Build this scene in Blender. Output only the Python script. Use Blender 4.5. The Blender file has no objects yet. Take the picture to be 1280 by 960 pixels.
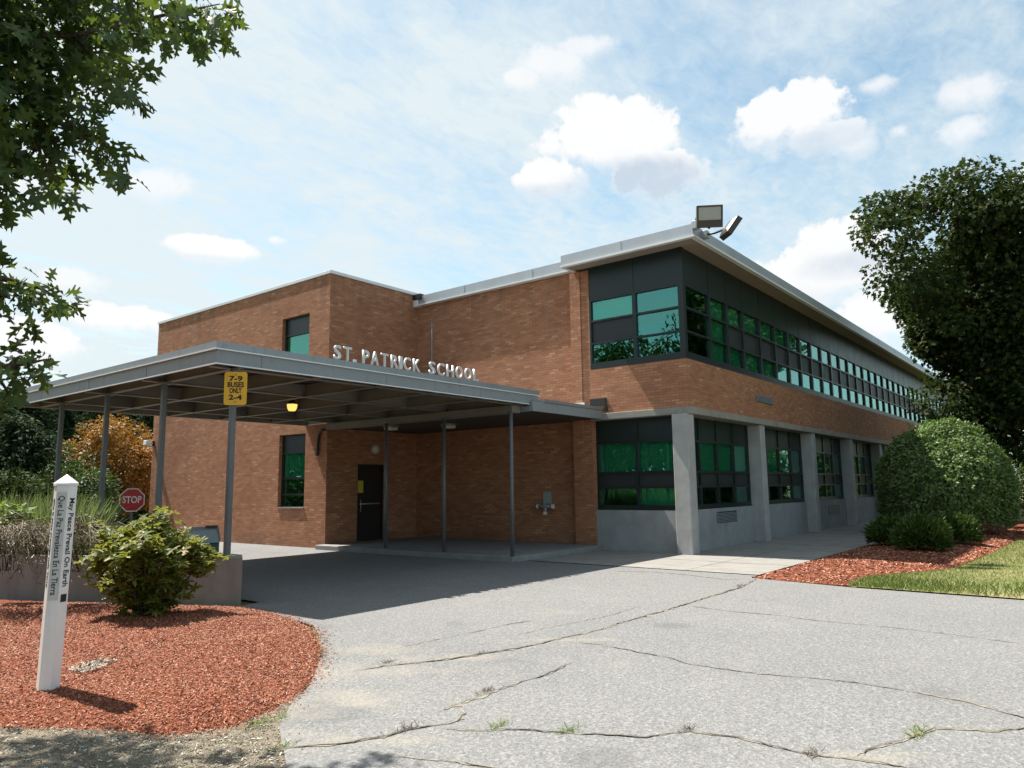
import bpy, bmesh, math, random
import numpy as np
from mathutils import Vector, Matrix

random.seed(7)
rng = np.random.default_rng(11)
scene = bpy.context.scene
COL = scene.collection
R = math.radians

# ------------------------------------------------------------------ camera
CAM = np.array([-16.252, -7.566, 1.6])
YAW, PITCH, ROLL, F = 0.671, 0.139, -0.013, 923.854
_d = np.array([math.cos(YAW)*math.cos(PITCH), math.sin(YAW)*math.cos(PITCH), math.sin(PITCH)])
_r0 = np.array([math.sin(YAW), -math.cos(YAW), 0.0])
_u0 = np.cross(_r0, _d)
_r = _r0*math.cos(ROLL) + _u0*math.sin(ROLL)
_u = -_r0*math.sin(ROLL) + _u0*math.cos(ROLL)
cam_data = bpy.data.cameras.new('camera')
cam_data.sensor_width = 36.0
cam_data.lens = F/1280*36
cam_data.clip_start = 0.05
cam_data.clip_end = 3000
cam = bpy.data.objects.new('camera', cam_data)
COL.objects.link(cam)
cam.matrix_world = Matrix(((_r[0], _u[0], -_d[0], CAM[0]), (_r[1], _u[1], -_d[1], CAM[1]),
                           (_r[2], _u[2], -_d[2], CAM[2]), (0, 0, 0, 1)))
scene.camera = cam

# ------------------------------------------------------------------ light
SUN = Vector((-0.082, 0.585, 1.0)).normalized()
sun_d = bpy.data.lights.new('sun', 'SUN')
sun_d.energy = 5.0
sun_d.angle = R(0.53)
sun_d.color = (1.0, 0.94, 0.85)
sun = bpy.data.objects.new('sun', sun_d)
COL.objects.link(sun)
sun.rotation_euler = SUN.to_track_quat('Z', 'Y').to_euler()
sun.location = (0, 0, 40)
EXPOSURE = 1.2
scene.view_settings.view_transform = 'Standard'
scene.view_settings.look = 'None'
scene.view_settings.gamma = 1
scene.view_settings.exposure = EXPOSURE
scene.view_settings.use_curve_mapping = False
scene.cycles.max_bounces = 8
scene.cycles.transparent_max_bounces = 16
scene.cycles.sample_clamp_indirect = 4.0
try:
    scene.cycles.use_denoising = True
except Exception:
    pass

def ray(px, py):                       # direction seen at a pixel of the 1280x960 photograph (survey helper)
    return _d + _r*(px-640)/F - _u*(py-480)/F
def on_z(px, py, z=0.0):
    v = ray(px, py); return CAM + v*((z-CAM[2])/v[2])
def at(px, py, dist):
    v = ray(px, py); return CAM + v/np.linalg.norm(v[:2])*dist

# ------------------------------------------------------------------ node helpers
class NT:
    def __init__(s, tree): s.t = tree; s.n = tree.nodes; s.l = tree.links
    def node(s, typ, **kw):
        n = s.n.new(typ)
        for k, v in kw.items(): setattr(n, k, v)
        return n
    def put(s, sock, v):
        if isinstance(v, bpy.types.NodeSocket): s.l.new(v, sock)
        elif isinstance(v, (tuple, list)) and sock.type == 'RGBA' and len(v) == 3: sock.default_value = (*v, 1)
        else: sock.default_value = v
    def m(s, op, a, b=0.0, c=None, clamp=False):
        n = s.node('ShaderNodeMath', operation=op, use_clamp=clamp)
        s.put(n.inputs[0], a); s.put(n.inputs[1], b)
        if c is not None: s.put(n.inputs[2], c)
        return n.outputs[0]
    def v(s, op, a, b=None, scale=None):
        n = s.node('ShaderNodeVectorMath', operation=op)
        s.put(n.inputs[0], a)
        if b is not None: s.put(n.inputs[1], b)
        if scale is not None: s.put(n.inputs['Scale'], scale)
        return n.outputs['Value'] if op in ('DOT_PRODUCT', 'LENGTH') else n.outputs[0]
    def mix(s, fac, a, b, blend='MIX'):
        n = s.node('ShaderNodeMix', data_type='RGBA', blend_type=blend)
        s.put(n.inputs[0], fac); s.put(n.inputs[6], a); s.put(n.inputs[7], b)
        return n.outputs[2]
    def noise(s, vec, scale, detail=4, rough=0.55, dist=0.0):
        n = s.node('ShaderNodeTexNoise')
        if vec is not None: s.put(n.inputs['Vector'], vec)
        n.inputs['Scale'].default_value = scale; n.inputs['Detail'].default_value = detail
        n.inputs['Roughness'].default_value = rough; n.inputs['Distortion'].default_value = dist
        return n.outputs[0]
    def voro(s, vec, scale, feature='F1'):
        n = s.node('ShaderNodeTexVoronoi', feature=feature)
        if vec is not None: s.put(n.inputs['Vector'], vec)
        n.inputs['Scale'].default_value = scale
        return n
    def ss(s, x, a, b):                 # smoothstep
        n = s.node('ShaderNodeMapRange', interpolation_type='SMOOTHSTEP')
        s.put(n.inputs[0], x); n.inputs[1].default_value = a; n.inputs[2].default_value = b
        return n.outputs[0]
    def ramp(s, fac, stops, interp='LINEAR'):
        n = s.node('ShaderNodeValToRGB'); cr = n.color_ramp; cr.interpolation = interp
        while len(cr.elements) < len(stops): cr.elements.new(0.5)
        for e, (p, c) in zip(cr.elements, stops): e.position = p; e.color = (*c, 1)
        s.put(n.inputs[0], fac); return n.outputs[0]
    def bump(s, h, strength, dist=0.02):
        n = s.node('ShaderNodeBump'); s.put(n.inputs['Height'], h)
        n.inputs['Strength'].default_value = strength; n.inputs['Distance'].default_value = dist
        return n.outputs[0]

# ------------------------------------------------------------------ world: sky and clouds
world = bpy.data.worlds.new('World'); scene.world = world; world.use_nodes = True
W = NT(world.node_tree); W.n.clear()
out = W.node('ShaderNodeOutputWorld'); bg = W.node('ShaderNodeBackground')
SKY = 0.068
bg.inputs['Strength'].default_value = SKY
W.l.new(bg.outputs[0], out.inputs[0])
sky = W.node('ShaderNodeTexSky', sky_type='NISHITA', sun_disc=False)
sky.sun_elevation = math.asin(SUN.z); sky.sun_rotation = math.atan2(SUN.x, SUN.y)
sky.air_density = 1.0; sky.dust_density = 0.7; sky.ozone_density = 1.0
D = W.node('ShaderNodeTexCoord').outputs['Generated']
sep = W.node('ShaderNodeSeparateXYZ'); W.l.new(D, sep.inputs[0])
zc = W.m('MAXIMUM', sep.outputs[2], 0.06)
pxy = W.v('SCALE', D, scale=W.m('DIVIDE', 1.0, W.m('ADD', zc, 0.12)))
def cl(c): return tuple(x/SKY for x in c)
n_big = W.noise(pxy, 0.9, 4, 0.5)
n_fine = W.noise(W.v('MULTIPLY', pxy, (1.0, 1.5, 1.0)), 13.0, 6, 0.65, 0.5)
n_str = W.noise(W.v('MULTIPLY', pxy, (0.7, 1.6, 1.0)), 2.0, 6, 0.6, 0.6)
# a thin bright veil of high cloud, thickest towards the sun and the horizon
sunf = W.ss(W.v('DOT_PRODUCT', D, tuple(SUN)), -0.10, 0.90)
hor = W.ss(sep.outputs[2], 0.50, 0.02)
veil = W.m('ADD', W.m('MULTIPLY', W.ss(n_str, 0.32, 0.68), 0.52), W.m('MULTIPLY', W.ss(n_big, 0.35, 0.65), 0.16))
veil = W.m('ADD', veil, W.m('MULTIPLY', sunf, 0.54))
veil = W.m('ADD', veil, W.m('MULTIPLY', hor, 0.16))
veil = W.m('ADD', veil, W.m('MULTIPLY', W.m('SUBTRACT', n_fine, 0.5), 1.0), clamp=True)
col = W.mix(W.m('MULTIPLY', veil, 0.96), W.mix(1.0, sky.outputs[0], (1.22, 1.42, 1.24), 'MULTIPLY'), cl((0.348, 0.388, 0.402)))
clouds = [  # centre px, half width px, half height px, grey base, puff
    (768, 184, 84, 54, 0.5), (700, 226, 56, 28, 0.4), (815, 220, 66, 34, 0.6), (690, 84, 44, 26, 0.1), (728, 62, 40, 18, 0.0), (655, 100, 26, 14, 0.0),
    (990, 150, 64, 40, 0.25), (1068, 180, 40, 26, 0.2), (1030, 172, 50, 20, 0.3),
    (1215, 117, 44, 22, 0.0), (1206, 165, 32, 18, 0.0), (1102, 106, 22, 12, 0.0), (1122, 165, 14, 10, 0.0),
    (200, 232, 40, 24, 0.1), (263, 312, 56, 18, 0.1), (346, 301, 12, 6, 0.0),
    (1062, 300, 52, 36, 0.3), (1110, 400, 60, 40, 0.4), (1020, 345, 90, 40, 0.3), (95, 352, 34, 16, 0.0), (30, 430, 60, 26, 0.1), (150, 400, 60, 20, 0.0),
    (1400, 250, 110, 60, 0.3), (-140, 200, 120, 60, 0.2), (-500, 260, 180, 80, 0.3)]
nL = W.noise(D, 9.0, 3, 0.5); nA = W.noise(D, 24.0, 7, 0.6); nB = W.noise(D, 70.0, 5, 0.6)
pert = W.m('ADD', W.m('MULTIPLY', W.m('SUBTRACT', nL, 0.5), 1.5), W.m('ADD', W.m('MULTIPLY', W.m('SUBTRACT', nA, 0.5), 2.0), W.m('MULTIPLY', W.m('SUBTRACT', nB, 0.5), 0.9)))
dens = None; base = None
for (cx_, cy_, hw, hh, gb) in clouds:
    c = ray(cx_, cy_); c = c/np.linalg.norm(c)
    rr = np.cross(c, (0, 0, 1)); rr /= np.linalg.norm(rr); uu = np.cross(rr, c)
    k = 1/F
    a = W.m('MULTIPLY', W.v('DOT_PRODUCT', D, tuple(rr)), 1/(hw*k))
    b = W.m('MULTIPLY', W.v('DOT_PRODUCT', D, tuple(uu)), 1/(hh*k))
    r2 = W.m('ADD', W.m('MULTIPLY', a, a), W.m('MULTIPLY', b, b))
    front = W.ss(W.v('DOT_PRODUCT', D, tuple(c)), 0.3, 0.5)
    e = W.m('SUBTRACT', W.m('ADD', 1.0, pert), r2)
    # crisp above, frayed and thin below; small wisps stay translucent
    soft = W.m('ADD', W.m('MULTIPLY', W.ss(b, 0.4, -0.7), 0.9), 0.35 if hw > 45 else 0.9)
    d_ = W.m('MULTIPLY', W.m('DIVIDE', W.m('ADD', e, 0.08), soft, clamp=True), front)
    d_ = W.ss(d_, 0.0, 1.0)
    if hw <= 50: d_ = W.m('MULTIPLY', d_, 0.75)
    dens = d_ if dens is None else W.m('MAXIMUM', dens, d_)
    if gb > 0:
        g_ = W.m('MULTIPLY', W.ss(W.m('SUBTRACT', W.m('MULTIPLY', pert, 0.5), b), -0.05, 1.0), gb)
        g_ = W.m('MULTIPLY', g_, W.ss(e, -0.1, 0.9))
        base = g_ if base is None else W.m('ADD', base, g_, clamp=True)
for (cx_, cy_, hw, hh, gb) in ((800, 226, 84, 24, 1.0), (700, 244, 60, 14, 0.5), (1030, 176, 56, 12, 0.5), (1070, 200, 34, 8, 0.4), (1075, 330, 60, 14, 0.45), (262, 326, 50, 6, 0.35)):
    c = ray(cx_, cy_); c = c/np.linalg.norm(c); rr = np.cross(c, (0, 0, 1)); rr /= np.linalg.norm(rr); uu = np.cross(rr, c)
    a = W.m('MULTIPLY', W.v('DOT_PRODUCT', D, tuple(rr)), F/hw); b = W.m('MULTIPLY', W.v('DOT_PRODUCT', D, tuple(uu)), F/hh)
    e = W.m('SUBTRACT', W.m('ADD', 1.0, W.m('MULTIPLY', pert, 0.45)), W.m('ADD', W.m('MULTIPLY', a, a), W.m('MULTIPLY', b, b)))
    base = W.m('ADD', base, W.m('MULTIPLY', W.m('MULTIPLY', W.ss(e, -1.0, 1.1), gb), dens), clamp=True)
cc = W.mix(W.m('MULTIPLY', base, 0.9), cl((0.44, 0.44, 0.44)), cl((0.25, 0.292, 0.345)))
col = W.mix(W.m('MULTIPLY', dens, 0.95), col, cc)
W.l.new(col, bg.inputs[0])

# ------------------------------------------------------------------ materials
MATS = {}
def material(name):
    m = bpy.data.materials.new(name); m.use_nodes = True
    t = NT(m.node_tree); p = t.n['Principled BSDF']
    MATS[name] = m
    return m, t, p
def simple(name, c, rough=0.6, metal=0.0, spec=0.5, var=0.12, scale=3.0, bump=0.0, streak=0.0):
    m, t, p = material(name)
    geo = t.node('ShaderNodeNewGeometry').outputs['Position']
    n = t.noise(geo, scale, 6, 0.6)
    f = t.m('ADD', 1.0-var, t.m('MULTIPLY', n, 2*var))
    t.put(p.inputs['Base Color'], t.mix(1.0, c, W_rgb(t, f), 'MULTIPLY'))
    t.put(p.inputs['Roughness'], t.m('ADD', rough-0.08, t.m('MULTIPLY', n, 0.16)))
    p.inputs['Metallic'].default_value = metal
    p.inputs['Specular IOR Level'].default_value = spec
    if streak:
        s_ = t.noise(t.v('MULTIPLY', geo, (7, 7, 0.6)), 1.0, 6, 0.7); d_ = t.noise(geo, 6.0, 6, 0.7)
        k_ = t.m('MULTIPLY', t.m('MAXIMUM', t.ss(s_, 0.5, 0.75), t.ss(d_, 0.56, 0.74)), streak)
        cur = p.inputs['Base Color'].links[0].from_socket
        t.put(p.inputs['Base Color'], t.mix(k_, cur, t.mix(1.0, cur, (0.55, 0.5, 0.45), 'MULTIPLY')))
    if bump: t.l.new(t.bump(t.noise(geo, scale*12, 4), bump, 0.01), p.inputs['Normal'])
    return m
def W_rgb(t, f):
    n = t.node('ShaderNodeCombineColor')
    for i in range(3): t.put(n.inputs[i], f)
    return n.outputs[0]

def brick_mat(name):
    m, t, p = material(name)
    uv = t.node('ShaderNodeUVMap').outputs[0]
    bt = t.node('ShaderNodeTexBrick')
    t.l.new(uv, bt.inputs['Vector'])
    bt.inputs['Color1'].default_value = (0, 0, 0, 1); bt.inputs['Color2'].default_value = (1, 1, 1, 1)
    bt.inputs['Mortar'].default_value = (0.5, 0.5, 0.5, 1)
    bt.inputs['Scale'].default_value = 1.0; bt.inputs['Brick Width'].default_value = 0.22
    bt.inputs['Row Height'].default_value = 0.0677; bt.inputs['Mortar Size'].default_value = 0.0055
    bt.inputs['Mortar Smooth'].default_value = 0.15; bt.inputs['Bias'].default_value = 0.0
    c = t.ramp(bt.outputs[0], [(0.0, (0.31, 0.132, 0.071)), (0.3, (0.362, 0.158, 0.085)), (0.65, (0.392, 0.176, 0.095)),
                               (0.93, (0.43, 0.206, 0.114)), (1.0, (0.48, 0.27, 0.16))])
    geo = t.node('ShaderNodeNewGeometry').outputs['Position']
    big = t.noise(geo, 0.45, 5, 0.6); fine = t.noise(geo, 60, 3, 0.6)
    stre = t.noise(t.v('MULTIPLY', geo, (2.2, 2.2, 0.25)), 1.0, 5, 0.6)
    c = t.mix(t.ss(big, 0.42, 0.75), c, t.mix(1.0, c, (0.80, 0.76, 0.76), 'MULTIPLY'))
    c = t.mix(t.m('MULTIPLY', t.ss(stre, 0.58, 0.8), 0.35), c, (0.36, 0.27, 0.20))
    sz_ = t.node('ShaderNodeSeparateXYZ'); t.l.new(geo, sz_.inputs[0])
    wash = t.m('MULTIPLY', t.ss(sz_.outputs[2], 6.2, 7.6), t.ss(t.noise(t.v('MULTIPLY', geo, (3.5, 3.5, 0.15)), 1.0, 5, 0.65), 0.42, 0.68))
    splash = t.m('MULTIPLY', t.ss(sz_.outputs[2], 0.55, 0.05), t.ss(big, 0.3, 0.6))
    c = t.mix(t.m('MULTIPLY', t.m('MAXIMUM', wash, splash), 0.45), c, (0.13, 0.085, 0.06))
    c = t.mix(t.m('MULTIPLY', t.m('SUBTRACT', fine, 0.5), 0.5, clamp=True), c, (0.12, 0.06, 0.04))
    c = t.mix(bt.outputs['Fac'], c, (0.185, 0.115, 0.078))
    t.put(p.inputs['Base Color'], c); p.inputs['Roughness'].default_value = 0.85
    p.inputs['Specular IOR Level'].default_value = 0.25
    h = t.m('ADD', t.m('MULTIPLY', bt.outputs['Fac'], -1.0), t.m('ADD', t.m('MULTIPLY', fine, 0.35), t.m('MULTIPLY', bt.outputs[0], 0.5)))
    t.l.new(t.bump(h, 0.55, 0.006), p.inputs['Normal'])
    return m

def asphalt_mat():
    m, t, p = material('worn_asphalt')
    geo = t.node('ShaderNodeNewGeometry').outputs['Position']
    v1 = t.voro(geo, 95); v2 = t.voro(geo, 42)
    big = t.noise(geo, 0.22, 6, 0.6); mid = t.noise(geo, 1.4, 6, 0.65); fine = t.noise(geo, 34, 5, 0.75)
    c = t.ramp(v1.outputs['Color'], [(0.0, (0.105, 0.104, 0.104)), (0.45, (0.185, 0.181, 0.175)), (0.8, (0.245, 0.24, 0.23)), (1.0, (0.42, 0.41, 0.385))])
    c = t.mix(0.5, c, t.ramp(v2.outputs['Color'], [(0.0, (0.135, 0.133, 0.131)), (0.6, (0.20, 0.196, 0.19)), (1.0, (0.32, 0.312, 0.298))]))
    c = t.mix(t.ss(fine, 0.30, 0.72), t.mix(1.0, c, (0.70, 0.70, 0.70), 'MULTIPLY'), t.mix(1.0, c, (1.16, 1.16, 1.15), 'MULTIPLY'))
    c = t.mix(t.m('MULTIPLY', t.ss(big, 0.40, 0.72), 0.6), c, t.mix(1.0, c, (0.76, 0.765, 0.78), 'MULTIPLY'))
    c = t.mix(t.m('MULTIPLY', t.ss(mid, 0.52, 0.80), 0.35), c, (0.27, 0.25, 0.215))
    st = t.noise(geo, 0.9, 3, 0.5)
    c = t.mix(t.m('MULTIPLY', t.ss(st, 0.64, 0.72), 0.35), c, (0.10, 0.098, 0.095))
    sp_ = t.voro(t.v('ADD', geo, t.v('SCALE', t.node('ShaderNodeTexNoise').outputs[1], scale=0.25)), 0.55)
    c = t.mix(t.m('MULTIPLY', t.ss(sp_.outputs['Distance'], 0.16, 0.05), 0.4), c, (0.09, 0.088, 0.085))
    drift = None                              # sand washed onto the pavement beside the bed
    for (px_, py_), rx_, ry_ in (((470, 812), .75, .38), ((505, 838), .75, .3), ((440, 872), .6, .35), ((405, 842), .5, .55), ((352, 890), .5, .5), ((560, 822), 1.0, .2), ((335, 925), .7, .35), ((470, 925), .8, .16), ((700, 800), 1.0, .12), ((1080, 946), .5, .15)):
        c0 = on_z(px_, py_)
        a_ = t.m('MULTIPLY', t.v('DOT_PRODUCT', t.v('SUBTRACT', geo, tuple(c0)), (math.sin(YAW), -math.cos(YAW), 0)), 1/rx_)
        b_ = t.m('MULTIPLY', t.v('DOT_PRODUCT', t.v('SUBTRACT', geo, tuple(c0)), (math.cos(YAW), math.sin(YAW), 0)), 1/ry_)
        q_ = t.m('SUBTRACT', 1.0, t.m('ADD', t.m('MULTIPLY', a_, a_), t.m('MULTIPLY', b_, b_)))
        drift = q_ if drift is None else t.m('MAXIMUM', drift, q_)
    dn = t.noise(geo, 3.2, 6, 0.65)
    dm = t.ss(t.m('ADD', drift, t.m('MULTIPLY', t.m('SUBTRACT', dn, 0.5), 3.2)), 0.1, 1.5)
    dm = t.m('MULTIPLY', dm, t.m('ADD', 0.45, t.m('MULTIPLY', fine, 0.7)), clamp=True)
    c = t.mix(t.m('MULTIPLY', dm, 0.5), c, (0.31, 0.275, 0.215))
    c = t.mix(1.0, c, (0.925, 0.94, 0.97), 'MULTIPLY')
    t.put(p.inputs['Base Color'], c); p.inputs['Roughness'].default_value = 0.88
    p.inputs['Specular IOR Level'].default_value = 0.3
    h = t.m('ADD', v1.outputs['Distance'], t.m('MULTIPLY', v2.outputs['Distance'], 1.5))
    t.l.new(t.bump(h, 0.5, 0.006), p.inputs['Normal'])
    return m

def soil_mat(name, a, b, scale=6.0, speck=70, bump=0.6):
    m, t, p = material(name)
    geo = t.node('ShaderNodeNewGeometry').outputs['Position']
    n = t.noise(geo, scale, 7, 0.65); v = t.voro(geo, speck); big = t.noise(geo, 0.5, 4)
    c = t.mix(t.ss(n, 0.3, 0.7), a, b)
    c = t.mix(t.m('MULTIPLY', t.m('SUBTRACT', v.outputs['Distance'], 0.2, clamp=True), 0.8), c, t.mix(1.0, c, (0.45, 0.45, 0.45), 'MULTIPLY'))
    c = t.mix(t.m('MULTIPLY', t.ss(big, 0.45, 0.7), 0.5), c, t.mix(1.0, c, (1.25, 1.2, 1.05), 'MULTIPLY'))
    t.put(p.inputs['Base Color'], c); p.inputs['Roughness'].default_value = 0.95
    p.inputs['Specular IOR Level'].default_value = 0.15
    t.l.new(t.bump(t.m('ADD', n, v.outputs['Distance']), bump, 0.02), p.inputs['Normal'])
    return m

def leaf_mat(name, stops, trans=(0.10, 0.20, 0.02), tfac=0.35, rough=0.55, spec=0.35):
    m, t, p = material(name)
    g = t.node('ShaderNodeNewGeometry')
    c = t.ramp(g.outputs['Random Per Island'], stops)
    big = t.noise(g.outputs['Position'], 1.3, 3)
    c = t.mix(t.ss(big, 0.35, 0.7), c, t.mix(1.0, c, (0.78, 0.86, 0.8), 'MULTIPLY'))
    t.put(p.inputs['Base Color'], c); p.inputs['Roughness'].default_value = rough
    p.inputs['Specular IOR Level'].default_value = spec
    tr = t.node('ShaderNodeBsdfTranslucent'); t.put(tr.inputs[0], trans)
    mx = t.node('ShaderNodeMixShader'); mx.inputs[0].default_value = tfac
    t.l.new(p.outputs[0], mx.inputs[1]); t.l.new(tr.outputs[0], mx.inputs[2])
    t.l.new(mx.outputs[0], t.n['Material Output'].inputs[0])
    return m

def glass_mat():
    m, t, p = material('green_solar_glass')
    t.n.remove(p)
    tr = t.node('ShaderNodeBsdfTransparent'); tr.inputs[0].default_value = (0.66, 0.86, 0.78, 1)
    g1 = t.node('ShaderNodeBsdfGlossy'); g1.inputs[0].default_value = (0.32, 0.95, 0.85, 1); g1.inputs['Roughness'].default_value = 0.0
    g2 = t.node('ShaderNodeBsdfGlossy'); g2.inputs[0].default_value = (0.95, 0.98, 1.0, 1); g2.inputs['Roughness'].default_value = 0.0
    geo = t.node('ShaderNodeNewGeometry').outputs['Position']
    bp = t.bump(t.noise(geo, 1.1, 2, 0.5), 0.05, 0.05)
    t.l.new(bp, g1.inputs['Normal']); t.l.new(bp, g2.inputs['Normal'])
    a = t.node('ShaderNodeMixShader'); a.inputs[0].default_value = 0.15
    t.l.new(tr.outputs[0], a.inputs[1]); t.l.new(g1.outputs[0], a.inputs[2])
    lw = t.node('ShaderNodeLayerWeight'); lw.inputs[0].default_value = 0.5
    fr = t.m('ADD', 0.02, t.m('MULTIPLY', t.m('POWER', lw.outputs['Facing'], 4.5), 0.6))
    b = t.node('ShaderNodeMixShader'); t.l.new(fr, b.inputs[0])
    t.l.new(a.outputs[0], b.inputs[1]); t.l.new(g2.outputs[0], b.inputs[2])
    t.l.new(b.outputs[0], t.n['Material Output'].inputs[0])
    return m

def shade_mat():
    m, t, p = material('green_window_shade')
    geo = t.node('ShaderNodeNewGeometry').outputs['Position']
    n = t.noise(geo, 1.2, 4)
    t.put(p.inputs['Base Color'], t.mix(n, (0.115, 0.40, 0.265), (0.15, 0.47, 0.33)))
    p.inputs['Roughness'].default_value = 0.8
    tr = t.node('ShaderNodeBsdfTranslucent'); tr.inputs[0].default_value = (0.10, 0.4, 0.25, 1)
    mx = t.node('ShaderNodeMixShader'); mx.inputs[0].default_value = 0.3
    t.l.new(p.outputs[0], mx.inputs[1]); t.l.new(tr.outputs[0], mx.inputs[2])
    t.l.new(mx.outputs[0], t.n['Material Output'].inputs[0])
    return m

def concrete(name, c, streak=0.5):
    m, t, p = material(name)
    geo = t.node('ShaderNodeNewGeometry').outputs['Position']
    n = t.noise(geo, 2.0, 8, 0.65); f = t.noise(geo, 45, 4, 0.7); s_ = t.noise(t.v('MULTIPLY', geo, (5, 5, 0.5)), 1.0, 5)
    cc_ = t.mix(t.ss(n, 0.3, 0.75), c, t.mix(1.0, c, (0.78, 0.77, 0.75), 'MULTIPLY'))
    cc_ = t.mix(t.m('MULTIPLY', t.ss(s_, 0.5, 0.8), streak), cc_, t.mix(1.0, cc_, (0.6, 0.59, 0.57), 'MULTIPLY'))
    cc_ = t.mix(t.m('MULTIPLY', f, 0.3), cc_, t.mix(1.0, cc_, (0.6, 0.6, 0.6), 'MULTIPLY'))
    t.put(p.inputs['Base Color'], cc_); p.inputs['Roughness'].default_value = 0.85
    p.inputs['Specular IOR Level'].default_value = 0.25
    t.l.new(t.bump(t.m('ADD', f, n), 0.3, 0.006), p.inputs['Normal'])
    return m

BRICK = brick_mat('norman_brick')
ASPH = asphalt_mat()
CONC = concrete('weathered_concrete', (0.31, 0.295, 0.265))
CONC_GREY = concrete('painted_grey_concrete', (0.31, 0.325, 0.335), 0.3)
CONC_COL = concrete('pale_column_concrete', (0.40, 0.40, 0.40), 0.4)
WALK = concrete('sidewalk_concrete', (0.265, 0.255, 0.24), 0.3)
WALLC = concrete('planter_concrete', (0.265, 0.265, 0.26), 0.45)
ALU = simple('weathered_aluminium', (0.42, 0.44, 0.46), 0.45, 0.55, 0.5, 0.15, 2.0)
DRIP = simple('bright_aluminium_edge', (0.70, 0.71, 0.72), 0.45, 0.15, 0.5, 0.1, 2.0)
FASC = simple('grey_painted_fascia', (0.235, 0.258, 0.275), 0.5, 0.0, 0.45, 0.14, 1.4, 0.0, 0.45)
FASC2 = simple('grey_flashing', (0.27, 0.295, 0.31), 0.42, 0.35, 0.5, 0.14, 1.8, 0.0, 0.5)
SOFF = simple('tan_soffit', (0.25, 0.21, 0.175), 0.7, 0, 0.3, 0.15, 1.2)
DECK = simple('brown_metal_deck', (0.055, 0.046, 0.038), 0.65, 0, 0.35, 0.25, 1.8)
BEAM = simple('brown_steel_beam', (0.19, 0.172, 0.15), 0.5, 0, 0.5, 0.2, 2.5)
POST = simple('grey_steel_post', (0.115, 0.122, 0.13), 0.45, 0, 0.5, 0.18, 4.0, 0.0, 0.6)
FRAME = simple('dark_green_frame', (0.008, 0.015, 0.0145), 0.4, 0, 0.5, 0.15, 3.0)
PANEL = simple('dark_slate_panel', (0.011, 0.021, 0.021), 0.38, 0, 0.45, 0.2, 1.2)
SCREEN = simple('dark_insect_screen', (0.018, 0.022, 0.024), 0.5, 0, 0.5, 0.15, 3.0)
GLASS = glass_mat(); SHADE = shade_mat()
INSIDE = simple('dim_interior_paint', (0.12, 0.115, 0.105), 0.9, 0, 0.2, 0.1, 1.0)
BLACK = simple('black_metal', (0.014, 0.014, 0.015), 0.45, 0, 0.5, 0.1, 3.0)
DOORM = simple('dark_brown_door', (0.018, 0.016, 0.015), 0.5, 0, 0.4, 0.15, 3.0)
WHITE = simple('white_vinyl', (0.72, 0.71, 0.69), 0.42, 0, 0.45, 0.05, 4.0, 0.0, 0.3)
PLAQUE = simple('pale_plaque', (0.50, 0.49, 0.47), 0.45, 0, 0.45, 0.14, 7.0)
INK = simple('black_lettering', (0.02, 0.02, 0.022), 0.6, 0, 0.3, 0.05)
LETTER = simple('cast_aluminium_letter', (0.60, 0.60, 0.60), 0.4, 0.3, 0.5, 0.08, 5.0)
YELLOW = simple('yellow_sign_sheet', (0.66, 0.38, 0.02), 0.45, 0, 0.5, 0.06, 5.0)
STOPRED = simple('stop_sign_red', (0.42, 0.015, 0.022), 0.4, 0, 0.5, 0.08, 5.0)
SIGNWHITE = simple('sign_white', (0.75, 0.75, 0.74), 0.45, 0, 0.5, 0.03)
BINGREEN = simple('green_bin_plastic', (0.022, 0.06, 0.05), 0.4, 0, 0.5, 0.1, 4.0)
BINGREY = simple('grey_bin_lid', (0.16, 0.19, 0.20), 0.45, 0, 0.5, 0.1, 4.0)
BRASS = simple('tarnished_brass', (0.42, 0.33, 0.18), 0.4, 0.6, 0.5, 0.15, 8.0)
NOTICE = simple('yellow_notice_paper', (0.55, 0.45, 0.06), 0.8, 0, 0.2, 0.05)
FLOODB = simple('dark_bronze_housing', (0.05, 0.042, 0.036), 0.45, 0.2, 0.5, 0.15, 6.0)
LENS = simple('frosted_lens', (0.33, 0.335, 0.31), 0.25, 0, 0.6, 0.2, 9.0)
FIXT = simple('cream_fixture', (0.55, 0.51, 0.42), 0.4, 0, 0.4, 0.06, 6.0)
BARK = soil_mat('bark', (0.05, 0.038, 0.028), (0.12, 0.095, 0.07), 9, 30, 0.8)
TWIG = simple('twig', (0.06, 0.045, 0.03), 0.9, 0, 0.2, 0.2, 8)
SAND = soil_mat('sandy_verge', (0.165, 0.14, 0.105), (0.285, 0.245, 0.185), 4.5, 70, 1.0)
SANDP = soil_mat('drifted_sand', (0.20, 0.185, 0.155), (0.31, 0.28, 0.225), 5, 120, 0.3)
MULCH = soil_mat('red_mulch_base', (0.14, 0.042, 0.022), (0.28, 0.09, 0.05), 16, 55, 1.0)
EARTH = soil_mat('field_ground', (0.10, 0.105, 0.045), (0.19, 0.165, 0.08), 1.2, 30, 0.5)
SOIL = soil_mat('planter_soil', (0.06, 0.045, 0.03), (0.13, 0.10, 0.07), 8, 50, 0.8)
LAWN = soil_mat('dry_lawn', (0.12, 0.155, 0.045), (0.27, 0.235, 0.115), 0.9, 40, 0.5)
CRACK = soil_mat('crack_fill', (0.06, 0.056, 0.05), (0.22, 0.195, 0.15), 3.0, 60, 0.5)

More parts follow.
